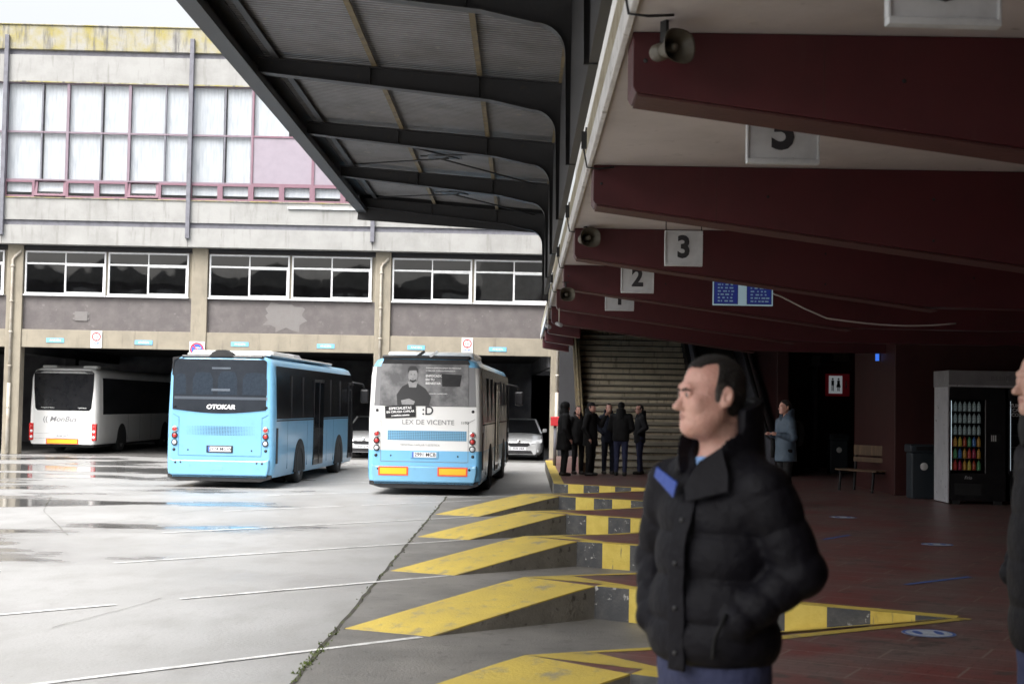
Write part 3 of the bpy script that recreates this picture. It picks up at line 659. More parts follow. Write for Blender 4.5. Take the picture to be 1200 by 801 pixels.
# the lighter patch with a stepped ragged outline
pts = []
for i in range(26):
    a = 2 * math.pi * i / 26; r = .62 + rnd.uniform(-.14, .12); pts.append((round((2.9 + 1.15 * r * math.cos(a)) / .09) * .09, round((4.86 + .84 * r * math.sin(a)) / .08) * .08))
pts = [p for i, p in enumerate(pts) if p != pts[i - 1]]
MB().prism(pts, .094, .099, 'y').build('plaster_patch', 'plaster_patch', bd)
hb = MB()
for a, b in zip(cols, cols[1:]): hb.box(a + .27, b - .27, .0, .32, 3.65, 4.26)
hb.build('head_beam', 'concrete_beam', bd, bevel=.012)
cl = MB().box(-.27, .27, -.05, .42, 0, 7.14); c0 = cl.build('column', 'concrete_beam', bd, bevel=.02); c0.location = (cols[0], 0, 0)
for c in cols[1:]:
    q = c0.copy(); col.objects.link(q); q.parent = bd; q.location = (c, 0, 0)
# closed upper body, floors, garage interior
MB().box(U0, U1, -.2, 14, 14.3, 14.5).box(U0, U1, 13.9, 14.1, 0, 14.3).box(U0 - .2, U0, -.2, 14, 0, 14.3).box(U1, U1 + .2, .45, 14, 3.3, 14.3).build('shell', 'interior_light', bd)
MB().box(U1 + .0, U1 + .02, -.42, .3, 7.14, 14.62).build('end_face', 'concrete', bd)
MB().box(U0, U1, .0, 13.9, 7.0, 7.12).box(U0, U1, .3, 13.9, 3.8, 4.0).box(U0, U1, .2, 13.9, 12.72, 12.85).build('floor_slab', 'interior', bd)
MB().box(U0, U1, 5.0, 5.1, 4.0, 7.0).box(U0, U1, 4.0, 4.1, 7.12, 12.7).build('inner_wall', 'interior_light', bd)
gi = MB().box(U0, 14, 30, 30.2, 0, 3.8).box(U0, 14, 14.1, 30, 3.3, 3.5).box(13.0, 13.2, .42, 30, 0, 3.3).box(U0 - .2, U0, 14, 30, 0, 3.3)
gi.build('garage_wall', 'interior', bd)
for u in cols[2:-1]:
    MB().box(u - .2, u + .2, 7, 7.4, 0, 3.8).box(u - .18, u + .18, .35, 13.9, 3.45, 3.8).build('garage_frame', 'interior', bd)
# right-hand pier beyond the last opening
MB().box(12.66, 13.6, -.0, .42, 0, 7.14).build('pier', 'concrete_beam', bd)
# drain pipes on columns
for c in (-6.27, 6.27, 12.36):
    p = MB(); x = c - .06
    p.tube([(x + .26, .02, 6.95), (x + .22, -.08, 6.88), (x + .06, -.12, 6.72), (x, -.12, 6.62), (x, -.12, 2.4)], .045, 10); p.tube([(x, -.12, 2.42), (x, -.12, .05)], .062, 10)
    for z in (6.4, 5.2, 4.15, 3.0, 1.6): p.tube([(x, -.12, z - .03), (x, -.12, z + .03)], .068, 10)
    p.build('drain_pipe', 'pipe', bd)
# junction cover on the spandrel
MB().box(-4.24, -3.80, .07, .098, 4.58, 4.90).box(-4.30, -4.24, .08, .098, 4.62, 4.68).box(-4.30, -4.24, .08, .098, 4.79, 4.85).box(-3.80, -3.74, .08, .098, 4.62, 4.68).box(-3.80, -3.74, .08, .098, 4.79, 4.85).build('cover_plate', 'plaster_patch', bd, bevel=.004)
# signs fixed to the beam: own things
def on_facade(u, v, z): a = R(2); return (-11.12 + u * math.cos(a) - v * math.sin(a), 48.53 + u * math.sin(a) + v * math.cos(a), z)
def ring(mb, c, r0, r1, y, n=28, mi=0):
    vs = []
    for k in range(n):
        t = 2 * math.pi * k / n; vs += [(c[0] + r0 * math.cos(t), y, c[1] + r0 * math.sin(t)), (c[0] + r1 * math.cos(t), y, c[1] + r1 * math.sin(t))]
    mb.add(vs, [(2 * k, 2 * k + 1, (2 * k + 3) % (2 * n), (2 * k + 2) % (2 * n)) for k in range(n)], mi)
def height_sign(u, lab):
    r = empty('height_limit_sign', on_facade(u, -.02, 3.66), R(2), lab, 'sign', 'height limit signs on the garage beam')
    MB().box(-.19, .19, -.02, 0, 0, .58).build('panel', 'sign_clean', r, bevel=.004)
    q = MB(); ring(q, (0, .38), .115, .155, -.023); q.build('ring', 'sign_red', r, fix=False)
    q = MB().add([(-.03, -.0235, .50), (.03, -.0235, .50), (0, -.0235, .455)], [(0, 1, 2)]).add([(-.03, -.0235, .26), (.03, -.0235, .26), (0, -.0235, .305)], [(0, 2, 1)]); q.build('arrow', 'text_dark', r, fix=False)
    text('3,5m', .085, 'text_dark', 'lettering', r, (0, -.022, .38), bold=.002, thick=.001)
    text('GALIBO', .085, 'sign_blue', 'lettering', r, (0, -.022, .155), bold=.003, thick=.001)
    text('MAXIMO', .055, 'text_grey', 'lettering', r, (0, -.022, .06), bold=.001, thick=.001)
height_sign(-3.45, 'white height limit sign with red ring, above the white coach in the garage')
height_sign(9.2, 'white height limit sign with red ring, above the white and blue bus')
r = empty('no_parking_sign', on_facade(-.02, -.07, 3.38), R(2), 'round blue no parking sign with red rim on a white square', 'sign')
MB().box(-.26, .26, -.02, 0, 0, .56).build('panel', 'sign_clean', r, bevel=.004)
q = MB(); ring(q, (0, .29), .0, .185, -.0225); q.build('disc', 'sign_blue', r, fix=False)
q = MB(); ring(q, (0, .29), .185, .235, -.023); q.bar((-.13, -.0245, .42), (.13, -.0245, .16), .002, .045, up=(0, 0, 1)); q.build('ring', 'sign_red', r, fix=False)
text('BUS', .07, 'text_white', 'lettering', r, (-.05, -.0275, .24), bold=.003, thick=.001); text('SOLO', .07, 'text_white', 'lettering', r, (.05, -.0275, .34), bold=.003, thick=.001)
tl = ['over the coach', 'right of the coach roof', 'over the blue bus roof', 'over the blue bus front', 'left over the white-blue bus', 'right over the white-blue bus']
for (u, z), w in zip(((-4.85, 3.82), (-1.85, 3.80), (1.42, 3.80), (4.35, 3.79), (7.45, 3.80), (10.25, 3.79)), tl):
    r = empty('bay_tag', on_facade(u, -.006, z), R(2), f'small light blue tag on the garage beam, {w}', 'sign', 'light blue bay tags on the garage beam')
    MB().box(-.30, .30, -.012, 0, 0, .15).build('panel', 'tag_blue', r, bevel=.003)
    text('ANDEN', .11, 'text_white', 'lettering', r, (0, -.013, .075), thick=.001)
r = empty('evacuation_sign', on_facade(12.42, -.055, 2.08), R(2), 'small red and white sign on the garage pier by the stairs', 'sign')
MB().box(-.16, .16, -.01, 0, 0, .36).build('panel', 'sign_red', r); MB().box(-.03, .03, -.013, -.0102, .08, .22).add([(-.09, -.0125, .20), (.09, -.0125, .20), (0, -.0125, .31)], [(0, 1, 2)]).box(-.12, .12, -.0128, -.0102, .04, .06).build('arrow', 'text_white', r)

gf = MB().add([(-32, .2, .005), (13, .2, .005), (13, 29.9, .005), (-32, 29.9, .005)], [(0, 1, 2, 3)]).build('garage_shade_floor', 'garage_shade_floor', None, fix=False); gf.location = (-11.12, 48.53, 0); gf.rotation_euler = (0, 0, R(2)); struct(gf)  # dark sheet laid in so the garage reads as deep shade
# ------------------------------------------------------------------ staircase with light risers
st = empty('staircase', (3.1, 35.7, .3), 0, 'wide beige concrete staircase with nosing shade coloured into its treads behind the standing group', 'staircase')
sp = MB(); tr = MB(); rz, td = .172, .292
for i in range(31):
    y = i * td; z = i * rz
    sp.box(-1.45, 1.5, y, y + td + .02, z if i else 0, z + rz - .026)
    tr.box(-1.47, 1.52, y - .028, y + td + .02, z + rz - .025, z + rz)
sp.build('riser', 'stair', st); tr.build('shade_tread', 'shade_tread', st, bevel=.008)
for x, m_ in ((-1.58, 'rust_steel'), (1.6, 'dark_steel')):
    s = MB(); a = Vector((x, -.25, .1)); b = Vector((x, 30 * td, 30 * rz + .2)); s.bar(a, b, .16, .42); s.build('stringer', m_, st)
MB().prism([(-.2, 0), (0.3, 0), (8.9, 4.9), (8.9, 5.2)], -1.5, 1.5, 'x').build('underside', 'concrete_beam', st)
for x in (-1.62,):
    h = MB(); h.tube([(x, -.1, 1.0), (x, 29 * td, 29 * rz + 1.05)], .035, 8)
    for i in range(0, 29, 4): h.tube([(x, i * td, i * rz), (x, i * td, i * rz + 1.1)], .018, 6)
    h.build('handrail', 'rust_steel', st)
# escalator-like dark flight beside it
es = empty('escalator', (5.45, 35.7, .3), 0, 'dark escalator flight with black handrails right of the beige staircase', 'escalator')
for x in (-.66, .72):
    b = MB().prism([(-.6, 0), (.1, 0), (8.9, 5.05), (8.9, 6.1), (.1, .98), (-.6, .90)], x - .06, x + .06, 'x'); b.build('balustrade', 'steel_grey', es, bevel=.01)
    MB().tube([(x, -.62, .5), (x, -.68, .75), (x, -.6, .93), (x, .1, 1.02), (x, 8.9, 6.14)], .05, 10).build('handrail', 'rubber', es)
s = MB()
for i in range(30): s.box(-.58, .64, i * td, i * td + td + .02, i * rz, i * rz + rz)
s.build('steps', 'dark_steel', es)

# ------------------------------------------------------------------ station hall walls
def wall(name, label, boxes, m_, mats2=None):
    b = MB()
    x0 = boxes[0][0]; y0 = boxes[0][2]
    for q in boxes: b.box(q[0] - x0, q[1] - x0, q[2] - y0, q[3] - y0, q[4], q[5])
    o = b.build(name, m_, None, bevel=.01); o.location = (x0, y0, 0); return tag(o, label, 'wall')
wall('hall_wall', 'dark red far wall of the waiting hall behind the woman', [(6.75, 14.5, 43.0, 43.3, .3, 6.4), (6.5, 6.8, 36.4, 43.0, .3, 6.4)], 'wall_red')
wall('side_wall', 'dark wall closing the right side of the waiting hall', [(13.3, 13.6, -6, 43.0, .3, 4.0)], 'wall_dark')
wall('wall_block', 'oxblood painted wall block between the bench and the vending machines', [(7.43, 13.3, 28.44, 31.9, .3, 3.99)], 'wall_red')
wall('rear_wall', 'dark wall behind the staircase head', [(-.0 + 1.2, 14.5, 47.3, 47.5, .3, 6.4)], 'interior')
struct(MB().box(6.8, 13.3, 41.6, 43, .3, .46).build('hall_step', 'oxblood_edge', None, bevel=.01))
# door recess in the far wall
dr = empty('hall_door', (7.9, 42.99, .46), 0, 'dark double door in the far hall wall behind the woman', 'door')
MB().box(-.95, -.03, -.05, 0, 0, 2.3).box(.03, .95, -.05, 0, 0, 2.3).build('leaf', 'wall_dark', dr, bevel=.01)
MB().box(-1.05, -.96, -.08, 0, 0, 2.4).box(.96, 1.05, -.08, 0, 0, 2.4).box(-1.05, 1.05, -.08, 0, 2.31, 2.42).build('frame', 'dark_steel', dr)
MB().tube([(-.1, -.09, .95), (-.1, -.09, 1.4)], .015, 8).tube([(.1, -.09, .95), (.1, -.09, 1.4)], .015, 8).build('handle', 'chrome', dr)
# grey post
ps = empty('steel_post', (8.20, 40.0, .3), 0, 'slim grey steel post standing in the dark hall behind the woman', 'post')
MB().tube([(0, 0, 0), (0, 0, 2.9)], .075, 16).build('shaft', 'steel_grey', ps); MB().lathe([(0, 0), (.16, 0), (.16, .03), (.08, .05)], n=18).build('base', 'steel_grey', ps)
MB().box(-.12, .12, -.12, .12, 2.9, 3.2).build('cap', 'steel_grey', ps, bevel=.01)
# restroom sign on a red panel
M['sign_backlit'] = mat('sign_backlit', (.7, .7, .7), .5, emit=((.9, .95, 1.), .10))
M['sign_red_lit'] = mat('sign_red_lit', (.5, .04, .06), .5, emit=((.5, .02, .04), .02))
rs = empty('restroom_sign', (9.42, 42.95, 2.45), 0, 'white restroom pictogram sign on a red panel in the dark hall', 'sign')
MB().box(-.30, .42, -.03, 0, -.05, .62).build('panel', 'sign_red_lit', rs)
MB().box(-.2, .2, -.045, -.031, .03, .56).build('plate', 'sign_backlit', rs)
pg = MB()
for x, sk in ((-.11, 0), (.11, 1)):
    pg.lathe([(0, -.002), (.035, 0)], (x, -.048, .58), 'y', 12); pg.box(x - .05, x + .05, -.05, -.046, .34, .53)
    if sk: pg.add([(x - .05, -.049, .42), (x + .05, -.049, .42), (x + .085, -.049, .27), (x - .085, -.049, .27)], [(0, 1, 2, 3)])
    pg.box(x - .04, x - .01, -.05, -.046, .13, .34).box(x + .01, x + .04, -.05, -.046, .13, .34)
po = pg.build('pictogram', 'text_dark', rs); po.scale = (.8, 1, .8); text('i', .30, 'text_white', 'lettering', rs, (.32, -.034, .3), bold=.01)
ws = empty('wall_box', (9.55, 42.9, 3.45), 0, 'small beige box fixed to the far hall wall above the restroom sign', 'box'); MB().box(-.25, .3, -.12, 0, 0, .32).build('case', 'concrete_beam', ws, bevel=.01)
bs = empty('lit_sign', (7.425, 29.7, 3.0), R(-62), 'narrow blue lit sign high on the oxblood wall block', 'sign')
MB().box(-.065, .065, -.05, 0, 0, .34).build('case', 'black', bs); MB().box(-.055, .055, -.056, -.051, .01, .33).build('face', 'screen_frame', bs)
M['blue_lit'] = mat('blue_lit', (.02, .1, .6), .4, emit=((.05, .2, .9), .5)); bs.children[1].data.materials[0] = M['blue_lit']
# bench
bn = empty('bench', (7.08, 29.6, .3), R(-62), 'wooden bench with metal legs against the oxblood wall block', 'bench')
MB().box(-.62, .62, -.22, -.12, .42, .45).box(-.62, .62, -.08, .02, .42, .45).box(-.62, .62, .06, .16, .42, .45).build('seat', 'wood', bn, bevel=.006)
MB().box(-.55, .55, .22, .25, .60, .70).box(-.55, .55, .23, .26, .74, .95).build('backrest', 'wood', bn, bevel=.006)
for x in (-.5, .5): MB().bar((x, -.2, 0), (x, -.16, .42), .04, .04).bar((x, .2, 0), (x, .27, .95), .04, .04).bar((x, -.2, .40), (x, .2, .40), .04, .03).build('leg', 'black_matte', bn)
# bins
def bin_(x, y, lab, rz=0):
    r = empty('litter_bin', (x, y, .3), rz, lab, 'bin', 'litter bins in the hall')
    MB().prism([(-.24, -.2), (.24, -.2), (.24, .2), (-.24, .2)], .0, .88).build('body', 'bin', r, bevel=.03)
    MB().box(-.27, .27, -.23, .23, .88, 1.04).build('lid', 'bin', r, bevel=.03)
    MB().box(-.16, .16, -.236, -.231, .93, 1.0).build('opening', 'black', r)
    MB().lathe([(0, -.004), (.07, -.003), (.075, 0)], (0, -.201, .62), 'y', 16).build('badge', 'text_white', r)
bin_(8.45, 38.2, 'dark litter bin in the far part of the hall near the restroom sign'); bin_(7.72, 27.6, 'dark grey litter bin beside the white vending machine side')

# ------------------------------------------------------------------ vending machines
def vending(x, y, lab, first=True):
    v = empty('vending_machine', (x, y, .3), 0, lab, 'vending machine', 'drink vending machines')
    w, d, h = 1.02, .85, 2.12
    MB().box(0, .03, .03, d, .06, h - .03).box(w - .03, w, .03, d, .06, h - .03).box(0, w, d - .03, d, .06, h - .03).box(0, w, .03, d, h - .03, h).box(0, w, .03, d, .06, .56).build('cabinet', 'black', v)
    if first: MB().box(-.035, -.002, .0, d, .02, h + .02).build('side_panel', 'vend_white', v, bevel=.008)
    MB().box(.03, w, 0, .03, .06, .56).box(.66, w, 0, .03, .56, h).box(.0, .66, 0, .03, 1.9, h).box(0, .03, 0, .03, .56, 1.9).build('door', 'black', v, bevel=.006)
    MB().box(.645, .66, -.008, 0, .56, 1.9).build('door_trim', 'vend_grey', v)
    MB().box(.03, .66, .012, .018, .56, 1.9).build('pane', 'glass', v)
    for i in range(6): MB().box(.035, .655, .16, .5, .60 + .215 * i, .612 + .215 * i).build('shelf', 'dark_steel', v)
    MB().box(.035, .05, .05, .065, .62, 1.88).build('light_tube', 'vend_light', v)
    MB().box(.74, .94, -.012, 0, 1.12, 1.30).build('keypad', 'black_matte', v, bevel=.003)
    kp = MB()
    for i in range(3): kp.box(.755 + i * .035, .775 + i * .035, -.014, -.001, 1.15, 1.26)
    kp.build('card_reader', 'sign_clean', v)
    MB().box(.10, .58, -.006, .0, .16, .38).build('flap', 'black_matte', v, bevel=.004)
    MB().box(.06, .2, .0, .1, -.0, .06).box(w - .2, w - .06, .0, .1, 0, .06).build('foot', 'black_matte', v)
    text('Frio', .085, 'text_white', 'lettering', v, (.34, -.004, .48), shear=.2, thick=.001)
    if not first: text('ZUMOS\nCAFE\nCOLA', .085, 'text_white', 'lettering', v, (.16, -.004, 1.72), bold=.002, thick=.001)
    return v
v1 = vending(7.80, 26.05, 'black glass-fronted vending machine with white scratched side panel', True)
v2 = vending(8.88, 26.05, 'second black vending machine, half hidden by the man at the right edge', False)
hd = empty('vending_canopy', (7.78, 26.0, 2.43), 0, 'grey weathered header board across the top of both vending machines', 'header')
MB().box(-.03, 2.2, -.05, .9, .0, .30).build('board', 'vend_grey', hd, bevel=.008); MB().box(-.035, 2.2, -.058, -.051, .0, .035).build('trim', 'vend_white', hd)
text('BEBIDAS', .11, 'text_grey', 'lettering', hd, (1.0, -.052, .16), sx=1.3, thick=.001)
# bottles on the shelves
rows = [('water', (.50, .62, .62)), ('water', (.45, .55, .58)), ('water', (.55, .64, .66)), ('soft drink', None), ('soft drink', None), ('snack', None)]
pal = [(.55, .10, .05), (.75, .40, .08), (.70, .08, .06), (.75, .60, .10), (.10, .25, .6), (.15, .45, .2), (.5, .05, .12)]
mats_b = []
for i, c in enumerate(pal + [(.50, .62, .62)]): mats_b.append(mat(f'drink_{i}', tuple(v * .6 for v in c), .12, emit=(c, .03), var=(30, tuple(v * .25 for v in c), .4, .6)))  # faint emission in the drinks stands for the cabinet light on them
bprof = [(0, 0), (.031, 0), (.033, .02), (.033, .105), (.026, .135), (.012, .158), (.012, .178), (0, .178)]
lets = ['top', 'second', 'third', 'fourth', 'fifth', 'bottom']
bproto = {}
for r_ in range(6):
    for c_ in range(7):
        mi = 7 if r_ < 3 else [2, 6, 1, 3, 0, 5, 4, 1][(c_ + r_ * 3) % 8]
        if mi not in bproto:
            bproto[mi] = MB().lathe(bprof, n=10).build('drink_bottle', mats_b[mi]); o = bproto[mi]
        else: o = bproto[mi].copy(); col.objects.link(o)
        o.location = (7.80 + .08 + c_ * .086, 26.05 + .2, .3 + .613 + .215 * (5 - r_))
        cn = {7: 'clear', 2: 'red', 6: 'dark red', 1: 'orange', 3: 'yellow', 0: 'rust red', 5: 'green', 4: 'blue'}[mi]
        pos = '' if r_ < 3 else f', {["first", "second", "third", "fourth", "fifth", "sixth", "seventh"][c_]} from the left'
        tag(o, f'{cn} drink bottle on the {lets[r_]} shelf of the vending machine{pos}', 'bottle', 'bottles in the vending machine')

# ------------------------------------------------------------------ floor stickers and tape
def disc(x, y, r, lab):
    b = MB(); n = 32
    b.add([(r * math.cos(2 * math.pi * k / n), r * math.sin(2 * math.pi * k / n), 0) for k in range(n)], [tuple(range(n))])
    t = empty('floor_sticker', (x, y, .305), 0, lab, 'sticker', 'round stickers on the platform floor'); b.build('disc', 'sticker', t, fix=False)
    q = MB()
    for s in (-1, 1): q.add([(s * .4 * r + .16 * r * math.cos(a), .1 * r + .45 * r * math.sin(a), .002) for a in [2 * math.pi * k / 16 for k in range(16)]], [tuple(range(16))])
    ringv = []
    for k in range(n): ringv += [(r * .86 * math.cos(2 * math.pi * k / n), r * .86 * math.sin(2 * math.pi * k / n), .002), (r * .97 * math.cos(2 * math.pi * k / n), r * .97 * math.sin(2 * math.pi * k / n), .002)]
    q.add(ringv, [(2 * k, 2 * k + 1, (2 * k + 3) % (2 * n), (2 * k + 2) % (2 * n)) for k in range(n)])
    q.build('print', 'tape_blue', t, fix=False)
disc(3.07, 10.75, .20, 'white and blue round floor sticker nearest the camera, right of the yellow kerb tip')
disc(5.23, 17.96, .20, 'white round floor sticker in the middle of the paving')
disc(5.02, 22.27, .22, 'white round floor sticker farthest away, nearly hidden behind the man')
for a, b_, lab in (((3.70, 13.75), (4.55, 14.5), 'faded blue tape strip stuck on the red paving, nearer one'), ((3.9, 18.4), (4.4, 19.1), 'faded blue tape strip stuck on the red paving, farther one')):
    d = Vector((b_[0] - a[0], b_[1] - a[1], 0)); L_ = d.length
    o = MB().add([(0, -.035, 0), (L_, -.03, 0), (L_, .035, 0), (0, .03, 0)], [(0, 1, 2, 3)]).build('floor_tape', 'tape_blue', None, fix=False)
    o.location = (*a, .305); o.rotation_euler = (0, 0, math.atan2(d.y, d.x)); tag(o, lab, 'tape', 'blue tape on the floor')

# red-capped post and railing at the platform's far corner
rl = empty('barrier_rail', (.93, 39.8, .3), 0, 'low metal railing with a red box at the far platform corner', 'railing')
MB().tube([(0, 0, 0), (0, 0, 1.1)], .045, 10).build('post', 'steel_grey', rl); MB().tube([(.0, 0, .55), (1.1, .5, .55)], .03, 8).build('rail', 'steel_grey', rl)
MB().tube([(1.1, .5, 0), (1.1, .5, .95)], .035, 10).build('post', 'steel_grey', rl); MB().box(-.13, .13, -.1, .1, 1.1, 1.36).build('red_box', 'sign_red', rl, bevel=.02)

# ------------------------------------------------------------------ vehicles
def wheel(parent, x, y, r=.48, w=.30, name='wheel', hub='vend_grey'):
    s = 1 if x > 0 else -1
    t = MB().lathe([(r * .62, -w / 2), (r * .93, -w / 2), (r, -w / 2 + .04), (r, w / 2 - .04), (r * .93, w / 2), (r * .62, w / 2), (r * .62, -w / 2)], axis='x', n=32).build(name, 'rubber', parent, loc=(x, y, r))
    MB().lathe([(0, s * w * .22), (r * .18, s * w * .22), (r * .22, s * w * .10), (r * .50, s * w * .06), (r * .60, s * w * .40), (r * .63, s * w * .42)], axis='x', n=24).build('rim', hub, t)
    return t
def shell(prof_fn, ys, n, mi_fn=None):
    b = MB(); rings = []
    for y in ys: rings.append([(x, y, z) for x, z in prof_fn(y)])
    n = len(rings[0]); vs = [p for r_ in rings for p in r_]
    for i in range(len(ys) - 1):
        for k in range(n - 1): b.add([vs[i * n + k], vs[i * n + k + 1], vs[(i + 1) * n + k + 1], vs[(i + 1) * n + k]], [(0, 1, 2, 3)], 0, True)
    b.add(rings[0], [tuple(range(n))]); b.add(rings[-1], [tuple(range(n))[::-1]])
    return b
def bus_body(L, W, H, zb, cut, rr=.22):
    half = [(W / 2 - .05, zb), (W / 2 - .01, zb + .12), (W / 2, .6), (W / 2, 1.6), (W / 2 - .035, H - .42), (W / 2 - .07, H - .22), (W / 2 - .15, H - .08), (W / 2 - .32, H - .015), (0, H)]
    half = [p for p in half]
    def pf(y):
        e = 0.
        if y < rr: e = (1 - math.sqrt(max(0, 1 - (1 - y / rr) ** 2))) * rr * .55
        if y > L - .3: e = (1 - math.sqrt(max(0, 1 - (1 - (L - y) / .3) ** 2))) * .3 * .8
        r_ = []
        for x, z in half:
            zz = z - (e * .8 if z > H - .3 else 0); r_.append((max(x - e, 0) if x > .01 else 0, zz))
        return [(x, z) for x, z in r_] + [(-x, z) for x, z in r_[::-1][1:]]
    ys = [0, .02, .05, .1, .16, rr] + [1 + i for i in range(int(L) - 1)] + [L - .3, L - .2, L - .1, L - .04, L]
    return shell(pf, ys, 0)
def seats(parent, W, z=1.15, y=.55, n=4):
    for i in range(n):
        x = (i - (n - 1) / 2) * (W - .35) / n
        s = MB().prism([(-.24, 0), (.24, 0), (.25, .45), (.21, .62), (.12, .70), (-.12, .70), (-.21, .62), (-.25, .45)], 0, .09, 'y'); s.build('seat', 'seat_fabric', parent, loc=(x, y, z + .42), bevel=.03)
def city_bus(name, loc, rz, lab, scheme):
    L, W, H, zb = 10.4, 2.46, 2.96, .24
    r = empty(name, loc, rz, lab, 'bus', None)
    body = bus_body(L, W, H, zb, None).build('body', scheme['body'], r)
    # a real opening would show seats; rear glazing is a recessed dark tray with seats printed by geometry
    zc = 1.86
    # lower black edge
    MB().box(-W / 2 + .12, W / 2 - .12, .10, L - .3, .22, zb + .02).prism([(-W / 2 + .06, .22), (-W / 2 + .3, .15), (W / 2 - .3, .15), (W / 2 - .06, .22), (W / 2 - .06, .30), (-W / 2 + .06, .30)], .0, .14, 'y').build('underbody', 'black_matte', r)
    MB().tube([(-.95, 2.75, .46), (.95, 2.75, .46)], .12, 12).lathe([(0, -.25), (.2, -.2), (.26, 0), (.2, .2), (0, .25)], (0, 2.75, .46), 'y', 16).build('axle', 'black_matte', r)
    # rear window
    zt = 2.87; zs = 1.74; zm = 1.66; xw = scheme['xw']
    pts = [(-xw[0], zt - .04), (-xw[0] + .06, zt), (xw[1] - .06, zt), (xw[1], zt - .04), (xw[1] + .005, zs)]
    pts += [(xw[1] - (xw[0] + xw[1]) * i / 12, zs - (zs - zm) * math.sin(math.pi * i / 12)) for i in range(1, 12)] + [(-xw[0] - .005, zs)]
    if scheme['kind'] == 'blue':
        rw = MB().prism(pts, -.006, .004, 'y').build('rear_window', 'window_dark', r)
        # seat backs and interior seen through the glass sit in front of the black tray and behind the pane
        for sx_, w_, hh in ((-.93, .26, .46), (-.42, .46, .50), (.14, .44, .52), (.76, .56, .50)):
            q = [( -w_ / 2, 0), (w_ / 2, 0), (w_ / 2 * .98, hh * .7), (w_ / 2 * .72, hh * .97), (0, hh), (-w_ / 2 * .72, hh * .97), (-w_ / 2 * .98, hh * .7)]
            if sx_ < -.9: q = [(max(a, -.12), b) for a, b in q]
            MB().prism(q, -.010, -.0065, 'y').build('seat', 'seat_fabric', rw, loc=(sx_, 0, 2.08), bevel=.0)
        MB().box(-1.06, 1.05, -.0115, -.0068, 1.97, 2.03).build('sill_bar', 'text_grey', rw); MB().box(-.22, .2, -.0117, -.007, 2.65, 2.69).box(-.22, .2, -.0145, -.0105, 2.16, 2.21).build('sticker', 'vend_grey', rw)
        MB().prism(pts, -.022, -.018, 'y').build('pane', 'glass_bus', rw)
        text('OTOKAR', .135, 'text_white', 'lettering', r, (0, -.024, 1.80), bold=.006, sx=1.15, shear=.15, thick=.001)
        MB().prism([(-W / 2 + .13, 2.50), (-xw[0] - .03, 2.50), (-xw[0] - .03, 2.90), (-W / 2 + .34, 2.93), (-W / 2 + .22, 2.86), (-W / 2 + .15, 2.74)], -.012, .03, 'y').build('corner_cap', 'black', r)
    else:
        MB().prism([(-W / 2 + .13, 1.90), (W / 2 - .13, 1.90), (W / 2 - .17, 2.74), (-W / 2 + .17, 2.74)], -.004, .02, 'y').build('corner_cap', 'text_grey', r)
        MB().prism([(-.95, 2.80), (.95, 2.80), (.90, 2.90), (-.90, 2.90)], -.006, .02, 'y').build('roof_edge', 'black', r)
        rw = MB().prism([(-.98, 1.91), (.93, 1.91), (.92, 2.80), (-.96, 2.80)], -.012, .004, 'y').build('rear_window', scheme['ad'], r, bevel=.002)
        MB().prism([(.36, 2.33), (.74, 2.33), (.78, 2.58), (.34, 2.60)], -.018, -.0125, 'y').build('clear_patch', 'black', rw)
        # portrait on the advert: simple printed grey shapes
        MB().prism([(-.60, 1.915), (.08, 1.915), (.13, 2.10), (.0, 2.28), (-.16, 2.38), (-.34, 2.40), (-.5, 2.32), (-.62, 2.14)], -.0155, -.0125, 'y').build('printed_torso', 'ad_dark', rw)
        MB().prism([(-.35, 2.30), (-.20, 2.30), (-.17, 2.42), (-.38, 2.42)], -.0175, -.0158, 'y').build('printed_neck', 'ad_skin', rw)
        hp = [(-.275 + .10 * math.cos(a), 2.55 + .15 * math.sin(a)) for a in [2 * math.pi * i / 20 for i in range(20)]]
        MB().prism(hp, -.0195, -.0178, 'y').build('printed_face', 'ad_skin', rw)
        MB().prism([(-.385, 2.60), (-.355, 2.66), (-.20, 2.665), (-.165, 2.60), (-.165, 2.70), (-.22, 2.755), (-.33, 2.755), (-.385, 2.70)], -.0210, -.0196, 'y').prism([(-.345, 2.475), (-.30, 2.455), (-.25, 2.455), (-.205, 2.475), (-.215, 2.43), (-.275, 2.40), (-.335, 2.43)], -.0208, -.0196, 'y').box(-.325, -.295, -.0208, -.0196, 2.57, 2.582).box(-.255, -.225, -.0208, -.0196, 2.57, 2.582).box(-.30, -.25, -.0208, -.0196, 2.484, 2.492).build('printed_hair', 'ad_dark', rw)
        MB().prism([(-.5, 1.93), (-.25, 1.93), (-.22, 2.0), (-.35, 2.06), (-.52, 2.02)], -.0185, -.0157, 'y').build('printed_hand', 'ad_skin', rw)
        for tx, z, s_, b_ in (('CLINICA ESPECIALIZADA EN MEDICINA', 2.72, .043, 0), ('Y CIRUGIA CAPILAR AVANZADA', 2.66, .043, 0), ('ENFOCADOS', 2.55, .066, .001), ('EN TU', 2.47, .066, .001), ('BIENESTAR', 2.39, .066, .001), ('PIDE CITA SIN COMPROMISO', 2.17, .036, 0)):
            text(tx, s_, 'text_white', 'lettering', rw, (.0, -.0128, z), bold=b_, thick=.0006, align='LEFT')
        lb = MB().box(-.33, .33, -.012, 0, -.13, .13).build('black_label', 'black', r, loc=(-.53, -.006, 1.78), rot=(0, R(-3.5), 0))
        for i, (tx, s_) in enumerate((('ESPECIALISTAS', .075), ('EN CIRUGIA CAPILAR', .062), ('y medicina estetica', .05))): text(tx, s_, 'text_white', 'lettering', lb, (0, -.013, .07 - i * .075), bold=.002, thick=.0006)
        text(':D', .26, 'text_dark', 'logo', r, (.06, -.006, 1.80), bold=.004, thick=.0008)
        text('LEX DE VICENTE', .145, 'text_grey', 'lettering', r, (.07, -.006, 1.555), sx=1.05, thick=.0008)
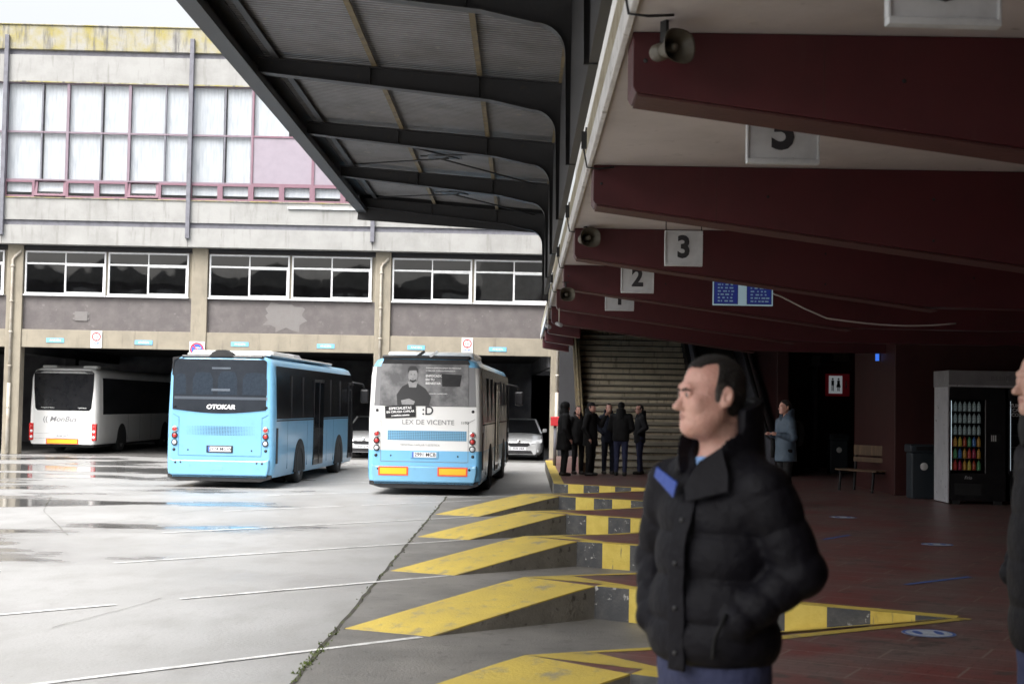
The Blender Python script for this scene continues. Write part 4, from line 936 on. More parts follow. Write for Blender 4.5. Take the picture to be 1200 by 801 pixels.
        text('1192', .085, 'text_dark', 'lettering', r, (.86, -.006, 1.555), thick=.0008)
        text('MEDICINA CAPILAR Y ESTETICA', .06, 'text_grey', 'lettering', r, (-.1, -.006, 1.07), thick=.0008)
    # grille
    gw, g0, g1 = .80, 1.17, 1.38
    if scheme['kind'] == 'white': MB().box(-gw, gw + .1, -.006, .002, g0, g1).build('grille', 'bus_blue', r)
    gr = MB(); nx = 44
    for i in range(nx):
        for k in range(6 if scheme['kind'] == 'white' else 7):
            x = -gw + .03 + i * (2 * gw - (.06 if scheme['kind'] == 'blue' else -.04)) / (nx - 1); z = g0 + .015 + k * (.19 / 5.5 if scheme['kind'] == 'white' else .03)
            s_ = .009 if scheme['kind'] == 'white' else (.0085 * (.35 + .65 * math.sin(math.pi * i / (nx - 1))))
            gr.add([(x - s_, -.0085, z - s_), (x + s_, -.0085, z - s_), (x + s_, -.0085, z + s_), (x - s_, -.0085, z + s_)], [(0, 1, 2, 3)])
    tag(gr.build('vent_holes', 'text_dark', r, fix=False), kind='stuff')
    # hatch seams, bumper seam
    se = MB(); 
    for x in (-.94, .94): se.box(x - .004, x + .004, -.006, .002, .72, 1.58)
    se.box(-.94, .94, -.006, .002, .712, .72).box(-W / 2 + .14, W / 2 - .14, -.005, .003, .60 + .02, .626).bar((-.94, -.003, 1.56), (-W / 2 + .15, -.003, 1.64), .006, .008).bar((.94, -.003, 1.56), (W / 2 - .15, -.003, 1.64), .006, .008)
    se.build('seam', 'bus_blue_dark' if scheme['kind'] == 'blue' else 'text_grey', r)
    bp = MB().prism([(-W / 2 + .14, .28), (W / 2 - .14, .28), (W / 2 - .10, .48), (W / 2 - .10, .66), (W / 2 - .2, .62), (-W / 2 + .2, .62), (-W / 2 + .10, .66), (-W / 2 + .10, .48)], -.075, .03, 'y').build('bumper', 'bus_blue', r, bevel=.03)
    for x, z, q in [(s * .98, .56, .022) for s in (-1, 1)] + [(s * .86, .565, .018) for s in (-1, 1)]:
        MB().lathe([(0, -.008), (q * 1.0, -.006), (q * 1.2, 0)], (x, -.075, z), 'y', 14).build('sensor', 'black', r)
    for x, z, q in [(s * (W / 2 - .19), .84, .030) for s in (-1, 1)] + [(s * (W / 2 - .20), 1.80, .028) for s in (-1, 1)] + [(s * .72, .84, .015) for s in (-1, 1)]:
        MB().lathe([(0, -.012), (q, -.010), (q * 1.2, 0)], (x, -.001, z), 'y', 14).build('button', 'black', r)
    # tail lights
    for s in (-1, 1):
        for z, m_, in ((1.30, 'lamp_red'), (1.155, 'lamp_red'), (1.00, 'lamp_white')):
            x = s * (W / 2 - .20)
            t = MB().lathe([(.048, -.028), (.062, -.03), (.070, -.012), (.072, .01)], (x, 0, z), 'y', 20).build('tail_light', 'black' if z < 1.2 else 'chrome', r)
            MB().lathe([(0, -.034), (.030, -.030), (.048, -.018)], (x, 0, z), 'y', 20).build('lens', m_, t)
    # side seams of the lower panels
    for y0 in (1.35, 3.6, 6.15, 7.1):
        MB().box(W / 2 - .02, W / 2 + .003, y0, y0 + .012, .40, 1.5).build('panel_seam', 'bus_blue_dark', r)
    MB().box(W / 2 - .02, W / 2 + .006, .2, L - .3, 1.50, 1.53).build('waist_rail', 'black_matte', r)
    # plate
    pf = MB().box(-.30, .30, -.016, 0, .785, .945).build('plate_frame', 'bus_blue' if scheme['kind'] == 'white' else 'black', r, bevel=.01)
    MB().box(-.26, .26, -.021, -.0165, .81, .92).build('plate', 'plate', pf); MB().box(-.26, -.225, -.0225, -.0212, .81, .92).build('plate_band', 'plate_blue', pf)
    text(scheme['plate'], .105, 'text_dark', 'lettering', pf, (.02, -.0218, .865), bold=.002, thick=.0006)
    if scheme['kind'] == 'white':
        for s0 in (-.97, .30):
            q = MB().box(s0, s0 + .64, -.084, -.075, .42, .61).build('warning_board', 'reflector_red', r); MB().box(s0 + .035, s0 + .605, -.0865, -.0842, .45, .58).build('board_face', 'reflector', q)
    else: MB().box(-.12, .10, -.079, -.075, .40, .50).build('tow_cover', 'bus_blue', r, bevel=.003)
    # side: window band, doors, arches, sills
    for s in (-1, 1):
        xs = s * (W / 2 + .001)
        o_ = [(.20, 1.55), (L - .30, 1.55), (L - .34, 2.74), (.20, 2.74)]
        sb = MB(); v = [(s * (W / 2 - .004 - max(0, z - 1.6) * .035), y, z) for y, z in o_]; v2 = [(s * (W / 2 + .008 - max(0, z - 1.6) * .035), y, z) for y, z in o_]
        sb.add(v + v2, [(0, 1, 2, 3), (4, 5, 6, 7)] + [(i, (i + 1) % 4, 4 + (i + 1) % 4, 4 + i) for i in range(4)]); w = sb.build('side_window', 'side_glass', r)
        if s == 1:
            dk = MB()
            for y0, w_ in ((4.35, 1.25), (L - 1.05, .78)):
                dk.box(W / 2 - .02, W / 2 + .014, y0, y0 + w_, .36, 2.52)
                d = dk.build('door', 'black', r, bevel=.006); dk = MB()
                for q in (y0 + .03, y0 + w_ / 2 + .015): MB().box(W / 2 + .0145, W / 2 + .022, q, q + w_ / 2 - .045, .50, 2.45).build('door_glass', 'bus_glass', d)
                MB().box(W / 2 + .015, W / 2 + .03, y0 + w_ / 2 - .012, y0 + w_ / 2 + .012, .38, 2.5).build('door_seal', 'dark_steel', d)
            for y0 in (1.7, 3.0, 6.6, 8.0): MB().box(W / 2 - .03, W / 2 + .0105, y0, y0 + .02, 1.56, 2.55).build('window_seam', 'dark_steel', r)
            MB().box(W / 2, W / 2 + .012, .18, .34, .55, 1.35).build('side_grille', 'text_dark', r, bevel=.004)
        for yw in (2.75, 7.95):
            ar = [(yw - .62, .28)] + [(yw + .62 * math.cos(a), .46 + .60 * math.sin(a)) for a in [math.pi - math.pi * i / 14 for i in range(15)]] + [(yw + .62, .28)]
            a0, a1 = sorted((s * (W / 2 - .03), s * (W / 2 + .009))); MB().prism(ar, a0, a1, 'x').build('wheel_arch', 'black_matte', r)
            wheel(r, s * (W / 2 - .135), yw)
            if yw < 3: wheel(r, s * (W / 2 - .48), yw)
    # roof gear
    MB().box(-.95, .95, .9, 3.2, H - .03, H + .14).build('roof_unit', 'bus_white', r, bevel=.06, seg=3)
    MB().prism([(-.9, H - .03), (.9, H - .03), (.78, H + .17), (-.78, H + .17)], 3.3, 4.6, 'y').build('roof_unit', 'vend_grey', r, bevel=.03)
    if scheme['kind'] == 'blue':
        MB().box(-W / 2 + .3, W / 2 - .3, -.0, .4, H - .06, H + .0).build('rear_spoiler', 'black', r, bevel=.03)
        MB().prism([(-.30, H - .03), (-.22, H + .07), (-.1, H + .12), (.08, H + .12), (.20, H + .06), (.27, H - .03)], -.03, .30, 'y').build('camera_pod', 'black_matte', r, bevel=.02)
        MB().prism([(.30, H - .02), (.36, H + .06), (.52, H + .08), (.60, H - .02)], .2, .4, 'y').build('antenna', 'bus_white', r, bevel=.02)
        MB().box(-.9, W / 2 - .20, .35, 7.8, H + .0, H + .06).build('roof_shell', 'bus_white', r, bevel=.03)
    else:
        MB().box(-.95, .95, .0, .5, H - .05, H + .03).build('rear_spoiler', 'black', r, bevel=.03)
        for x in (-.14, .14):
            MB().bar((x - .06, .05, H + .0), (x + .10, .05, H + .12), .1, .05).build('camera_pod', 'black_matte' if x < 0 else 'vend_white', r)
    # mirror
    mr = MB().tube([(W / 2 - .1, L - .15, 2.55), (W / 2 + .22, L + .1, 2.5), (W / 2 + .30, L + .1, 2.3)], .025, 8).build('mirror_arm', 'black', r)
    MB().box(W / 2 + .16, W / 2 + .40, L + .04, L + .16, 1.95, 2.35).build('mirror', 'black', mr, bevel=.05, seg=3)
    return r
M['side_glass'] = mat('side_glass', (.008, .008, .010), .22, var=(1.2, (.02, .02, .022)), spec=.18, streak=(3, (.05, .045, .035), .60, .72))
M['window_dark'] = mat('window_dark', (.055, .055, .06), .5, var=(2.5, (.035, .035, .04)))
M['bus_glass'] = mat('bus_glass', (.012, .013, .015), .06, var=(3, (.02, .02, .022)))
def livery():
    m = mat('livery', (.80, .80, .79), .3, coat=.5); nt = m.node_tree; N = nt.nodes; L = nt.links; b = N['Principled BSDF']
    tc = N.new('ShaderNodeTexCoord'); sx = N.new('ShaderNodeSeparateXYZ'); L.new(tc.outputs['Object'], sx.inputs[0])
    cr = N.new('ShaderNodeValToRGB'); cr.color_ramp.interpolation = 'CONSTANT'; e = cr.color_ramp.elements
    dv = N.new('ShaderNodeMath'); dv.operation = 'DIVIDE'; dv.inputs[1].default_value = 4; L.new(sx.outputs[2], dv.inputs[0]); L.new(dv.outputs[0], cr.inputs[0])
    e[0].position = 0; e[0].color = (.18, .47, .74, 1); e[1].position = .95 / 4; e[1].color = (.80, .80, .79, 1)
    q = e.new(2.72 / 4); q.color = (.18, .47, .74, 1)
    L.new(cr.outputs[0], b.inputs['Base Color']); return m
M['livery'] = livery()
M['ad'] = mat('ad', (.13, .13, .135), .25, var=(1.5, (.26, .26, .265), .45, .6), coat=.4); M['ad_dark'] = mat('ad_dark', (.045, .045, .047), .3); M['ad_skin'] = mat('ad_skin', (.33, .33, .335), .3, var=(9, (.26, .26, .265)))
city_bus('city_bus', (-6.74, 31.8, 0), R(-3.0), 'light blue city bus seen from behind with rounded black rear window', dict(kind='blue', body='bus_blue', plate='2974 MGW', xw=(1.09, 1.02)))
city_bus('city_bus', (-2.08, 30.5, 0), R(-2.6), 'white and blue city bus with a grey portrait advert on its rear window', dict(kind='white', body='livery', ad='ad', plate='2991 MCB', xw=(1., 1.)))

def coach(loc, rz):
    L, W, H = 12., 2.42, 3.0
    r = empty('coach', loc, rz, 'white intercity coach parked nose-in inside the dark garage on the left', 'coach')
    bus_body(L, W, H, .33, None, .3).build('body', 'bus_white', r)
    rw = MB().prism([(-.98, 1.58), (-.90, 1.50), (.90, 1.50), (.98, 1.58), (1.04, 2.25), (1.05, 2.80), (-1.05, 2.80), (-1.04, 2.25)], -.01, .01, 'y').build('rear_window', 'bus_glass', r, bevel=.004)
    MB().prism([(-1.05, 2.805), (1.05, 2.805), (.95, 2.9), (-.95, 2.9)], .0, .05, 'y').build('roof_edge', 'black', r)
    for x in (-.72, .72):
        MB().box(x - .26, x + .26, .6, 1.0, H - .02, H + .09).build('roof_vent', 'bus_white', r, bevel=.04)
    MB().prism([(-.8, H - .02), (.8, H - .02), (.7, H + .1), (-.7, H + .1)], 1.6, 3.4, 'y').build('roof_unit', 'vend_grey', r, bevel=.03)
    text('MonBus', .25, 'text_grey', 'lettering', r, (.0, -.004, 1.20), shear=.25, bold=.004, sx=1.15, thick=.0008); text('((', .25, 'text_grey', 'lettering', r, (-.62, -.004, 1.20), bold=.003, thick=.0008)
    text('monbus.es', .07, 'text_white', 'lettering', rw, (.66, -.011, 1.60), thick=.0006); text('Transporte de viajeros', .05, 'text_white', 'lettering', rw, (-.55, -.011, 1.60), thick=.0006)
    for s in (-1, 1):
        t = MB().prism([(s * 1.02, .46), (s * 1.17, .46), (s * 1.18, 1.06), (s * 1.02, 1.06)], -.02, .12, 'y').build('tail_light', 'lamp_red', r, bevel=.02)
        for z in (.58, .78, .93): MB().lathe([(0, -.008), (.045, -.004), (.05, .0)], (s * 1.09, -.02, z), 'y', 14).build('lens', 'lamp_white' if z < .9 else 'lamp_red', t)
    q = MB().box(-.56, .56, -.03, 0, .34, .52).build('warning_board', 'reflector_red', r); MB().box(-.53, .53, -.033, -.0305, .36, .50).build('board_face', 'reflector', q)
    pf = MB().box(-.28, .28, -.02, 0, .55, .68).build('plate', 'plate', r); text('8143 LHT', .10, 'text_dark', 'lettering', pf, (0, -.021, .615), bold=.002, thick=.0006)
    MB().box(-1.1, 1.1, -.003, .003, .70, .706).box(-1.05, 1.05, -.003, .003, .525, .531).build('seam', 'text_grey', r)
    for s in (-1, 1):
        sb = MB(); o_ = [(.62, 1.38), (L - .6, 1.38), (L - .7, 2.66), (.60, 2.66)]
        v = [(s * (W / 2 - .01 - max(0, z - 1.6) * .035), y, z) for y, z in o_]; v2 = [(s * (W / 2 + .008 - max(0, z - 1.6) * .035), y, z) for y, z in o_]
        sb.add(v + v2, [(0, 1, 2, 3), (4, 5, 6, 7)] + [(i, (i + 1) % 4, 4 + (i + 1) % 4, 4 + i) for i in range(4)]); sb.build('side_window', 'bus_glass', r)
        for yw in (3.0, 9.2):
            ar = [(yw - .6, .31)] + [(yw + .6 * math.cos(a), .46 + .58 * math.sin(a)) for a in [math.pi - math.pi * i / 14 for i in range(15)]] + [(yw + .6, .31)]
            a0, a1 = sorted((s * (W / 2 - .03), s * (W / 2 + .006))); MB().prism(ar, a0, a1, 'x').build('wheel_arch', 'black_matte', r); wheel(r, s * (W / 2 - .15), yw)
        for y0 in (3.8, 5.4, 7.0): MB().box(W / 2 * s - .004, W / 2 * s + .004, y0, y0 + .012, .42, 1.36).build('hatch_seam', 'text_grey', r)
    MB().box(-1.05, 1.05, .1, L - .3, .24, .36).build('underbody', 'black_matte', r)
coach((-16.0, 49.55, 0), R(-.3))

def car(loc, rz, lab, plate):
    r = empty('parked_car', loc, rz, lab, 'car', 'silver cars in the garage')
    L, W = 4.3, 1.78
    # body: cross sections along the length; front is at y=0, car faces -y
    secs = [(0.00, .62, .26, .52, .58), (0.08, .76, .22, .66, .72), (.30, .85, .20, .74, .80), (.9, .885, .19, .86, .92), (1.25, .89, .19, .93, .98), (2.2, .89, .19, .96, 1.0), (3.4, .885, .20, .97, 1.02), (4.0, .86, .24, .96, 1.0), (4.25, .78, .32, .90, .94), (4.3, .70, .40, .80, .86)]
    b = MB(); rings = []
    for y, w, zb, zs, zt in secs:
        rings.append([(-w * .86, y, zb), (-w * .98, y, zb + .1), (-w, y, (zb + zs) / 2), (-w * .97, y, zs - .05), (-w * .90, y, zs + .01), (-w * .5, y, zt), (0, y, zt + .01), (w * .5, y, zt), (w * .90, y, zs + .01), (w * .97, y, zs - .05), (w, y, (zb + zs) / 2), (w * .98, y, zb + .1), (w * .86, y, zb)])
    n = 13; vs = [p for q in rings for p in q]
    b.add(vs, [(i * n + k, i * n + (k + 1) % n, (i + 1) * n + (k + 1) % n, (i + 1) * n + k) for i in range(len(secs) - 1) for k in range(n)], 0, True); b.add(rings[0], [tuple(range(n))], 0, True); b.add(rings[-1], [tuple(range(n))[::-1]])
    b.build('body', 'silver', r)
    # greenhouse
    gh = [(1.15, .72, .97), (1.95, .60, 1.43), (2.6, .60, 1.47), (3.4, .58, 1.42), (4.05, .68, .98)]
    c = MB(); v = []
    for y, w, z in gh: v += [(-w, y, z), (w, y, z)]
    base = [(-.80, 1.10, .95), (.80, 1.10, .95), (.80, 4.15, .97), (-.80, 4.15, .97)]
    c.add(v + base, [(2 * i, 2 * i + 1, 2 * i + 3, 2 * i + 2) for i in range(1, 3)]); c.build('roof', 'silver', r)
    w_ = MB(); w_.add([(-.80, 1.08, .96), (.80, 1.08, .96), (.60, 1.95, 1.425), (-.60, 1.95, 1.425)], [(0, 1, 2, 3)]); w_.build('windscreen', 'bus_glass', r)
    for s in (-1, 1):
        w_ = MB(); w_.add([(s * .82, 1.12, .96), (s * .82, 4.12, .97), (s * .58, 3.4, 1.415), (s * .60, 2.6, 1.465), (s * .60, 1.95, 1.425)], [(0, 1, 2, 3, 4)]); w_.build('side_window', 'bus_glass', r)
        MB().bar((s * .80, 1.07, .955), (s * .60, 1.95, 1.43), .06, .03).bar((s * .6, 1.95, 1.435), (s * .58, 3.4, 1.425), .05, .03).build('pillar', 'silver', r)
        m = MB().prism([(s * .84, .98), (s * 1.02, 1.0), (s * 1.02, 1.12), (s * .86, 1.12)], 1.25, 1.36, 'y').build('mirror', 'silver', r, bevel=.03)
        h = MB(); h.add([(s * .44, -.005, .60), (s * .80, .16, .62), (s * .82, .32, .76), (s * .62, .14, .73), (s * .44, .03, .66)], [(0, 1, 2, 3, 4)]); ho = h.build('headlight', 'lamp_white', r, fix=False); so = ho.modifiers.new('s', 'SOLIDIFY'); so.thickness = .05; so.offset = 0
        MB().lathe([(0, -.01), (.05, -.005), (.055, .02)], (s * .66, .03, .34), 'y', 14).build('fog_lamp', 'lamp_white', r)
        for yw in (.85, 3.45):
            MB().lathe([(0, 0), (.36, 0)], (s * .893, yw, .36), 'x', 24).build('wheel_arch', 'black_matte', r, fix=False); wheel(r, s * .80, yw, .31, .2)
    MB().prism([(-.40, .56), (-.3, .50), (.3, .50), (.40, .56), (.36, .63), (-.36, .63)], -.025, .05, 'y').build('grille', 'black', r, bevel=.01)
    MB().prism([(-.52, .24), (.52, .24), (.44, .36), (-.44, .36)], -.02, .08, 'y').build('lower_intake', 'black_matte', r, bevel=.01)
    MB().prism([(-.62, .22), (.62, .22), (.66, .44), (-.66, .44)], -.01, .06, 'y').build('bumper', 'silver', r, bevel=.02)
    MB().lathe([(0, -.008), (.05, -.005), (.06, 0)], (0, -.015, .68), 'y', 16).build('badge', 'chrome', r)
    pf = MB().box(-.26, .26, -.035, -.012, .37, .48).build('plate', 'plate', r); text(plate, .095, 'text_dark', 'lettering', pf, (0, -.036, .425), bold=.002, thick=.0006)
    return r
car((-.10, 50.6, 0), 0, 'silver hatchback facing out of the garage right of the white and blue bus', '0534 HKR')
car((-5.55, 50.0, 0), R(-4), 'silver car facing out of the garage, glimpsed between the two city buses', '6650 GYN')

# unseen block added behind the camera to give the glazing a reflection
ob = empty('reflection_block', (-10, -62, 0), 0, 'plain unseen block added behind the camera, mirrored in the station windows', 'building')
MB().box(-45, 40, -12, 0, 0, 14.6).build('wall', 'plaster', ob)
for i in range(9):
    x = -42 + i * 9.2; MB().prism([(x, 14.6), (x + 8.8, 14.6), (x + 8.8, 15.1), (x + 4.4, 17.4), (x, 15.1)], -10, .3, 'y').build('gable', 'concrete', ob)
    MB().box(x + 1, x + 3.2, .01, .1, 7, 13.6).box(x + 5, x + 7.6, .01, .1, 11.4, 13.9).build('window', 'white_alu' if i % 3 else 'black', ob)  # pale and black panels toned for the reflected pattern
# ------------------------------------------------------------------ people: smooth distance fields turned into continuous meshes
def V3(*a): return np.array(a, dtype=np.float32)
def ln(q): x, y, z = q[..., 0], q[..., 1], q[..., 2]; return np.sqrt(x * x + y * y + z * z)
def cone(p, a, b, ra, rb, sy=1., quilt=None, ph=0.):
    a = V3(*a); b = V3(*b); ba = b - a; L2 = float(ba @ ba); q = p - a
    h = np.clip((q @ ba) / L2, 0, 1); d = ln(q - h[..., None] * ba)
    r = ra + (rb - ra) * h
    if quilt: r = r + quilt[1] * (np.abs(np.sin(np.pi * ((q @ ba) / math.sqrt(L2) + ph) / quilt[0])) ** .55 - .6)
    return d - r
def ell(p, c, r, rx=0., ry=0., rz=0.):
    q = p - V3(*c)
    if rx or ry or rz:
        m = np.array(Matrix.Rotation(-rx, 3, 'X') @ Matrix.Rotation(-ry, 3, 'Y') @ Matrix.Rotation(-rz, 3, 'Z'), dtype=np.float32); q = q @ m.T
    r = V3(*r); k0 = ln(q / r); k1 = ln(q / (r * r)) + 1e-9
    return k0 * (k0 - 1) / k1
def smin(a, b, k):
    h = np.clip(.5 + .5 * (b - a) / k, 0, 1); return b + (a - b) * h - k * h * (1 - h)
def smax(a, b, k): return -smin(-a, -b, k)
def U(k, *ds):
    d = ds[0]
    for e in ds[1:]: d = smin(d, e, k)
    return d
def nets(fn, xs, ys, zs):
    xs, ys, zs = [np.asarray(a, dtype=np.float32) for a in (xs, ys, zs)]
    P_ = np.stack(np.meshgrid(xs, ys, zs, indexing='ij'), -1); V = np.empty(P_.shape[:3], np.float32)
    BS = 7; Sx = V.shape; V[:] = 1; act = np.zeros(Sx, bool)
    stp = max(np.diff(a).max() for a in (xs, ys, zs)); st = [list(range(0, k, BS)) for k in Sx]
    G3 = np.stack(np.meshgrid(*[np.array(q) for q in st], indexing='ij'), -1).reshape(-1, 3); G4 = np.minimum(G3 + BS, np.array(Sx))
    c0 = np.stack([a[G3[:, i]] for i, a in enumerate((xs, ys, zs))], -1); c1 = np.stack([a[G4[:, i] - 1] for i, a in enumerate((xs, ys, zs))], -1)
    dc = fn(((c0 + c1) / 2).astype(np.float32)); rad = np.sqrt(((c1 - c0) ** 2).sum(-1)) / 2 * 1.3 + .02
    for (a, b), v, rd in zip(zip(G3, G4), dc, rad):
        q = tuple(slice(a[i], b[i]) for i in range(3))
        if v > rd: V[q] = 1
        elif v < -rd: V[q] = -1
        else: act[q] = True
    ii = np.flatnonzero(act.ravel()); Pf = P_.reshape(-1, 3); Vf = V.reshape(-1)
    for i in range(0, len(ii), 60000): Vf[ii[i:i + 60000]] = fn(Pf[ii[i:i + 60000]])
    V = Vf.reshape(Sx)
    V[0], V[-1], V[:, 0], V[:, -1], V[:, :, 0], V[:, :, -1] = (1,) * 6
    S = V < 0; n = tuple(k - 1 for k in V.shape)
    acc = np.zeros(n + (3,), np.float32); cnt = np.zeros(n, np.float32)
    cs = [(i, j, k) for i in (0, 1) for j in (0, 1) for k in (0, 1)]
    sl = lambda c: tuple(slice(c[a], c[a] + n[a]) for a in range(3))
    for a in cs:
        for ax in range(3):
            if a[ax]: continue
            b = list(a); b[ax] = 1; sa, sb = sl(a), sl(b); x = S[sa] != S[sb]
            va, vb = V[sa], V[sb]; t = np.where(x, va / np.where(x, va - vb, 1), 0)[..., None]
            acc += np.where(x[..., None], P_[sa] * (1 - t) + P_[sb] * t, 0); cnt += x
    m = cnt > 0; idx = np.full(n, -1, np.int64); idx[m] = np.arange(m.sum()); vs = acc[m] / cnt[m][:, None]
    quads = []
    for ax in range(3):
        a1, a2 = [(1, 2), (2, 0), (0, 1)][ax]
        lo = [slice(1, n[k]) for k in range(3)]; lo[ax] = slice(0, n[ax]); s0 = S[tuple(lo)]
        hi = list(lo); hi[ax] = slice(1, n[ax] + 1); s1 = S[tuple(hi)]
        def cell(d1, d2):
            q = list(lo); q[ax] = slice(0, n[ax])
            for a, d in ((a1, d1), (a2, d2)): q[a] = slice(1 - d, n[a] - d)
            return idx[tuple(q)]
        c = np.stack([cell(1, 1), cell(0, 1), cell(0, 0), cell(1, 0)], -1)
        f = c[s0 & ~s1]; quads.append(f); quads.append(c[~s0 & s1][:, ::-1])
    q = np.concatenate(quads); q = q[(q >= 0).all(1)]
    return vs, q
def sdf_mesh(name, fn, bounds, step, m, parent=None, zs=None, mats_fn=None, smooth=2):
    (x0, x1), (y0, y1), (z0, z1) = bounds
    vs, q = nets(fn, np.arange(x0, x1 + step, step), np.arange(y0, y1 + step, step), np.arange(z0, z1 + step, step) if zs is None else zs)
    me = bpy.data.meshes.new(name); me.from_pydata(vs.tolist(), [], q.tolist())
    ms = m if isinstance(m, (list, tuple)) else [m]
    for k in ms: me.materials.append(M[k])
    me.polygons.foreach_set('use_smooth', [True] * len(me.polygons))
    if mats_fn is not None:
        cen = vs[q].mean(1); me.polygons.foreach_set('material_index', mats_fn(cen).astype(int).tolist())
    me.update(); o = bpy.data.objects.new(name, me); col.objects.link(o); o.parent = parent
    if smooth: sm = o.modifiers.new('smooth', 'SMOOTH'); sm.factor = .5; sm.iterations = smooth
    return o

def head_sdf(q, detail=True, heavy=.0):
    """q in head space: origin between the ears, face towards -y"""
    d = ell(q, (0, .018, .038), (.075, .098, .086))
    d = smin(d, ell(q, (0, -.022, -.035), (.060, .066, .078)), .03)
    d = smin(d, ell(q, (0, -.028, -.078), (.047 + heavy * .012, .050, .036)), .025)
    d = smin(d, ell(q, (0, -.070, -.098), (.021, .020, .018)), .022)
    for s in (-1, 1):
        d = smin(d, cone(q, (s * .052, .006, -.060), (s * .018, -.062, -.094), .018 + heavy * .003, .018), .032)
        d = smin(d, ell(q, (s * .036, -.012, -.045), (.028, .052, .046)), .03)
        d = smin(d, ell(q, (s * .040, -.058, -.026), (.024, .024, .026)), .02)
    if heavy: d = smin(d, ell(q, (0, -.015, -.105), (.050, .055, .030)), .03)
    d = smin(d, cone(q, (-.030, -.078, .027), (.030, -.078, .027), .013, .013), .018)
    # nose
    d = smin(d, cone(q, (0, -.080, .012), (0, -.104, -.030), .0085, .0125), .012)
    d = smin(d, ell(q, (0, -.109, -.033), (.0142, .0125, .0115)), .008)
    for s in (-1, 1): d = smin(d, ell(q, (s * .013, -.097, -.037), (.008, .011, .008)), .007)
    # mouth
    d = smin(d, cone(q, (-.020, -.080, -.060), (.020, -.080, -.060), .0085, .0085), .014)
    d = smin(d, ell(q, (0, -.088, -.0585), (.020, .008, .0065)), .006)
    d = smin(d, ell(q, (0, -.086, -.0715), (.018, .008, .0065)), .006)
    if detail:
        d = smax(d, -cone(q, (-.021, -.094, -.0655), (.021, -.094, -.0655), .0035, .0035), .004)
        for s in (-1, 1):
            d = smax(d, -ell(q, (s * .031, -.098, .006), (.017, .020, .012)), .012)
            d = smin(d, ell(q, (s * .031, -.0770, .004), (.0160, .0142, .0130)), .003)     # lids
            d = smax(d, -ell(q, (s * .031, -.0915, .0025), (.0115, .006, .0027)), .003)
            d = smax(d, -cone(q, (s * .021, -.100, -.030), (s * .032, -.085, -.052), .002, .002), .010)
    for s in (-1, 1):
        e = ell(q, (s * .080, .028, -.004), (.0095, .022, .036), rx=R(-10), rz=s * R(-22))
        if detail: e = smax(e, -ell(q, (s * .090, .023, -.001), (.008, .0105, .020), rx=R(-10), rz=s * R(-22)), .004); e = smin(e, ell(q, (s * .078, .022, -.028), (.006, .009, .010)), .004)
        d = smin(d, e, .006)
    return d

def noise3(p, f):
    return (np.sin(p[..., 0] * f * 1.3 + 2 * np.sin(p[..., 2] * f * .7)) + np.sin(p[..., 1] * f * 1.1 + 1.7 * np.sin(p[..., 0] * f * .9)) + np.sin(p[..., 2] * f * 1.2 + 2.1 * np.sin(p[..., 1] * f * .8))) / 3

